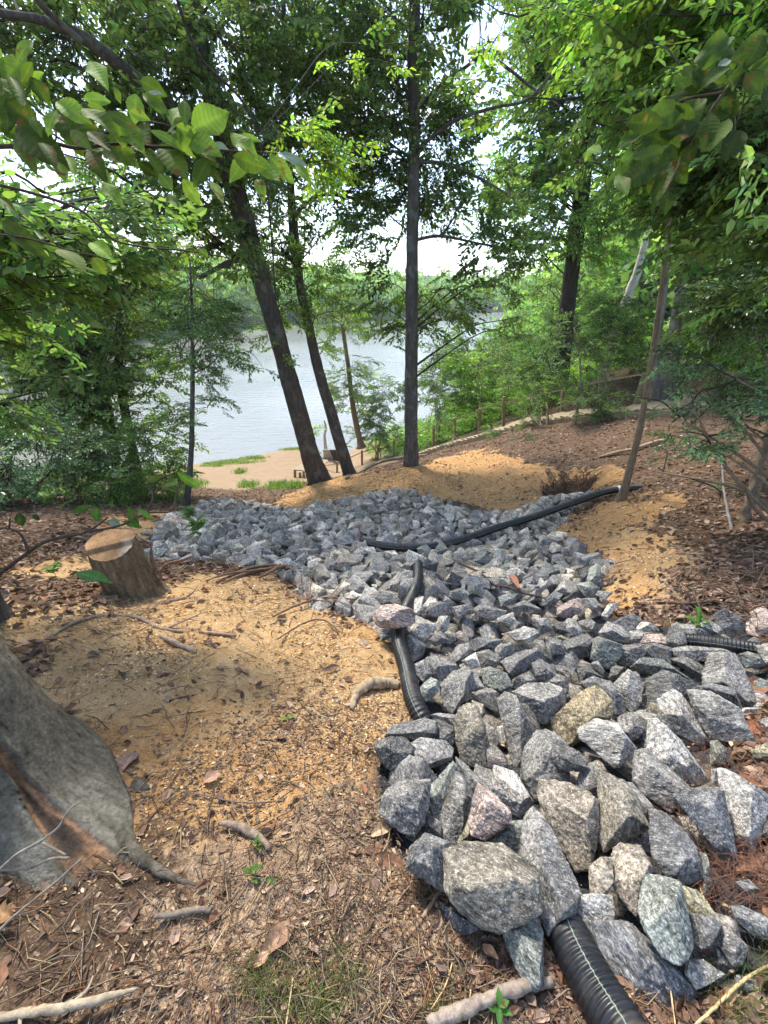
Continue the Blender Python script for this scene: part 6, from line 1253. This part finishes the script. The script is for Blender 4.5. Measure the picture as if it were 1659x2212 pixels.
LVS = [(245,470,440,690,170,'d'),(350,460,500,560,90),(0,260,120,380,120,'d'),(130,330,215,450,75,'d'),(-20,370,80,470,110,'d'),(20,430,170,550,120,'d'),(60,540,290,720,140,'d'),(430,600,580,700,120),(590,590,700,740,110),(690,620,810,770,105),(825,575,930,740,100,'d'),(825,560,990,480,125,'b'),(740,540,790,450,80,'b'),(360,425,480,435,60,'b'),(380,640,450,770,70,'d'),(690,750,745,820,65,'b'),(720,840,770,890,60),(790,770,865,890,65,'b'),(870,700,960,780,50),(910,780,965,870,55,'b'),(1000,600,1130,600,50,'b'),(1062,670,1000,780,65,'b'),(1065,670,1210,780,65,'b'),(1160,670,1270,790,70,'b'),(1110,770,1140,860,50,'b'),(1200,658,1330,715,40,'s'),(1275,710,1340,780,42,'b'),(912,622,985,640,36,'s'),(440,780,520,870,70,'b'),(385,260,460,375,95,'b'),(620,400,730,490,70),(490,370,525,450,34),(700,480,610,400,40),(460,480,600,560,55),(650,560,800,640,60,'b'),(760,540,850,590,50,'b'),(280,670,320,740,60,'b'),(250,700,280,780,55,'b'),(80,560,150,740,95),(0,540,100,600,80),(520,640,580,720,80),(640,395,705,408,22,'s'),(730,560,830,640,34,'s'),(300,560,390,640,60),(180,610,240,700,60,'d'),(560,480,650,520,45,'b'),(840,650,940,690,50),(600,700,680,760,55,'d')]
RGX = np.random.default_rng(77)
for _k in range(34): _s = RGX.uniform(0, 1); _a = RGX.uniform(.2, 2.6); _l = RGX.uniform(90, 190); _x, _y = -30+1050*_s, 330+320*_s+RGX.normal(0, 95); LVS.append((_x, _y, _x+math.cos(_a)*_l, _y+math.sin(_a)*_l, _l*RGX.uniform(.42, .58), RGX.choice(['d', '', 'b'])))
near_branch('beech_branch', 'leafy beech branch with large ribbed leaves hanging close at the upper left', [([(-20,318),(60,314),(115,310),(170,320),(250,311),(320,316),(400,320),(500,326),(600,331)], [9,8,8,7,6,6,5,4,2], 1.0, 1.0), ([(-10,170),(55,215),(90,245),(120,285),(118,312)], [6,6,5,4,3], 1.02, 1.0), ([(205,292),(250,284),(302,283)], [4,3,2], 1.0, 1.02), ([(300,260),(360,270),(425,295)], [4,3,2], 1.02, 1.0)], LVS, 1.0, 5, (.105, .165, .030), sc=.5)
LV2 = [(0,950,200,1110,85,'d'),(390,1045,480,1110,70,'b'),(250,1070,370,1160,105),(400,1110,460,1190,60),(-10,850,60,900,40,'d'),(40,1050,85,1090,40),(500,1040,530,1085,40),(190,1060,260,1080,45),(140,940,190,985,40),(640,1050,680,1075,30),(330,980,400,1010,40),(780,1100,820,1140,40),(860,1075,900,1115,40)]
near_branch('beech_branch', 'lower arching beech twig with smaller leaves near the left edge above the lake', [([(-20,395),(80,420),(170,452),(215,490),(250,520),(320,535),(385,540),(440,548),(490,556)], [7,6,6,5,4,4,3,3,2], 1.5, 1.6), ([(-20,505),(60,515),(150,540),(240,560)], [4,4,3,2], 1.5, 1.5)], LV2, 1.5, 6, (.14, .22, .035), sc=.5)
rg = np.random.default_rng(21); LV3 = [(1190,760,1285,725,40,'s'),(1290,430,1380,385,44,'s'),(1350,625,1430,600,50,'s'),(1440,300,1500,250,40,'s'),(1240,560,1280,545,30,'s'),(880,640,940,655,50,'b'),(885,645,870,700,40,'b'),(1130,560,1000,640,60),(1080,660,1010,720,50,'b'),(1240,700,1160,880,70),(1180,760,1140,840,50,'d'),(1500,200,1470,270,60,'d')]
for k in range(70):
    s = rg.uniform(0, 1); bx, by = 1700-560*s+rg.normal(0, 60), 150+560*s*1.05+rg.normal(0, 70); a = rg.uniform(0, 2*PI) if k % 3 else rg.uniform(1.6, 2.8); l = rg.uniform(120, 215); LV3.append((bx, by, bx+math.cos(a)*l, by+math.sin(a)*l*.8, l*rg.uniform(.42, .58), 'd' if k % 2 else ''))
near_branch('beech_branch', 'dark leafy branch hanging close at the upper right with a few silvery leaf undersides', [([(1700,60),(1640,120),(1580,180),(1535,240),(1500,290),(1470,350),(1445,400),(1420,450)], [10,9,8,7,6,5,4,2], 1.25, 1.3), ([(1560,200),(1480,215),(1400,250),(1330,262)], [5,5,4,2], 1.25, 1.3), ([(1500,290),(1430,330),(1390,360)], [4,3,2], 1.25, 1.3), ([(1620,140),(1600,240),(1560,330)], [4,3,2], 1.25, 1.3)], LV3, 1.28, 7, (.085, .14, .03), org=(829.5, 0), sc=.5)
near_branch('leafy_twig', 'bare grey twig with a few hanging green leaves reaching over the stump', [([(-20,1254),(0,1239),(52,1200),(96,1171),(146,1158),(190,1148),(234,1117)], [10,9,8,7,6,5,3], 1.7, 1.9), ([(190,1149),(260,1135),(318,1109),(370,1104),(380,1072),(393,1033)], [5,5,4,4,3,2], 1.85, 2.0), ([(62,1192),(45,1155),(20,1142),(-20,1140)], [6,5,4,3], 1.75, 1.7), ([(318,1109),(330,1075),(325,1055),(345,1035),(385,1018)], [4,4,3,3,2], 1.95, 2.0), ([(20,1142),(22,1120)], [4,3], 1.7, 1.7)],
 [(1470,600,1659,740,80),(1370,690,1470,690,110,'d'),(1340,705,1475,765,50,'d'),(1350,625,1200,680,60),(760,880,560,935,65),(800,890,800,1010,90),(890,860,960,880,30),(1060,890,1150,1060,80),(1130,900,1290,1000,50,'b'),(900,1000,1000,1040,70,'s'),(1020,1005,1180,1060,70),(150,940,190,1050,80,'d'),(270,950,330,1000,40,'d'),(1590,598,1700,606,20)], 1.95, 8, (.085, .17, .035), org=(0, 864), sc=.2604)
LVF = [(620,1430,920,1500,110,'b')]
near_branch('fern_leaf', 'single ribbed green leaf hovering in front of the stump at its left', [([(150,1232),(165,1237)], [2,2], 1.9, 1.9)], LVF, 1.9, 9, (.05, .12, .04), org=(0, 864), sc=.2604)
# haze between here and the far shore
mm, nt, N, L = newmat('haze_air'); vo = N('ShaderNodeVolumePrincipled'); vo.inputs['Color'].default_value = (.86, .93, 1, 1); vo.inputs['Density'].default_value = HAZE; vo.inputs['Anisotropy'].default_value = .2; out = N('ShaderNodeOutputMaterial'); L(vo.outputs[0], out.inputs['Volume'])
if HAZE > 0:
    mb = MB(); a, b = np.array([-560, -560, -13.]), np.array([560, 660, 75.]); v = [[(a, b)[i][0], (a, b)[j][1], (a, b)[k][2]] for k in (0, 1) for j in (0, 1) for i in (0, 1)]
    mb.add(v, np.array([[0, 2, 3, 1], [4, 5, 7, 6], [0, 1, 5, 4], [2, 6, 7, 3], [0, 4, 6, 2], [1, 3, 7, 5]])); tag(build('haze', mb, mm, smooth=False, color=False), kind='stuff')
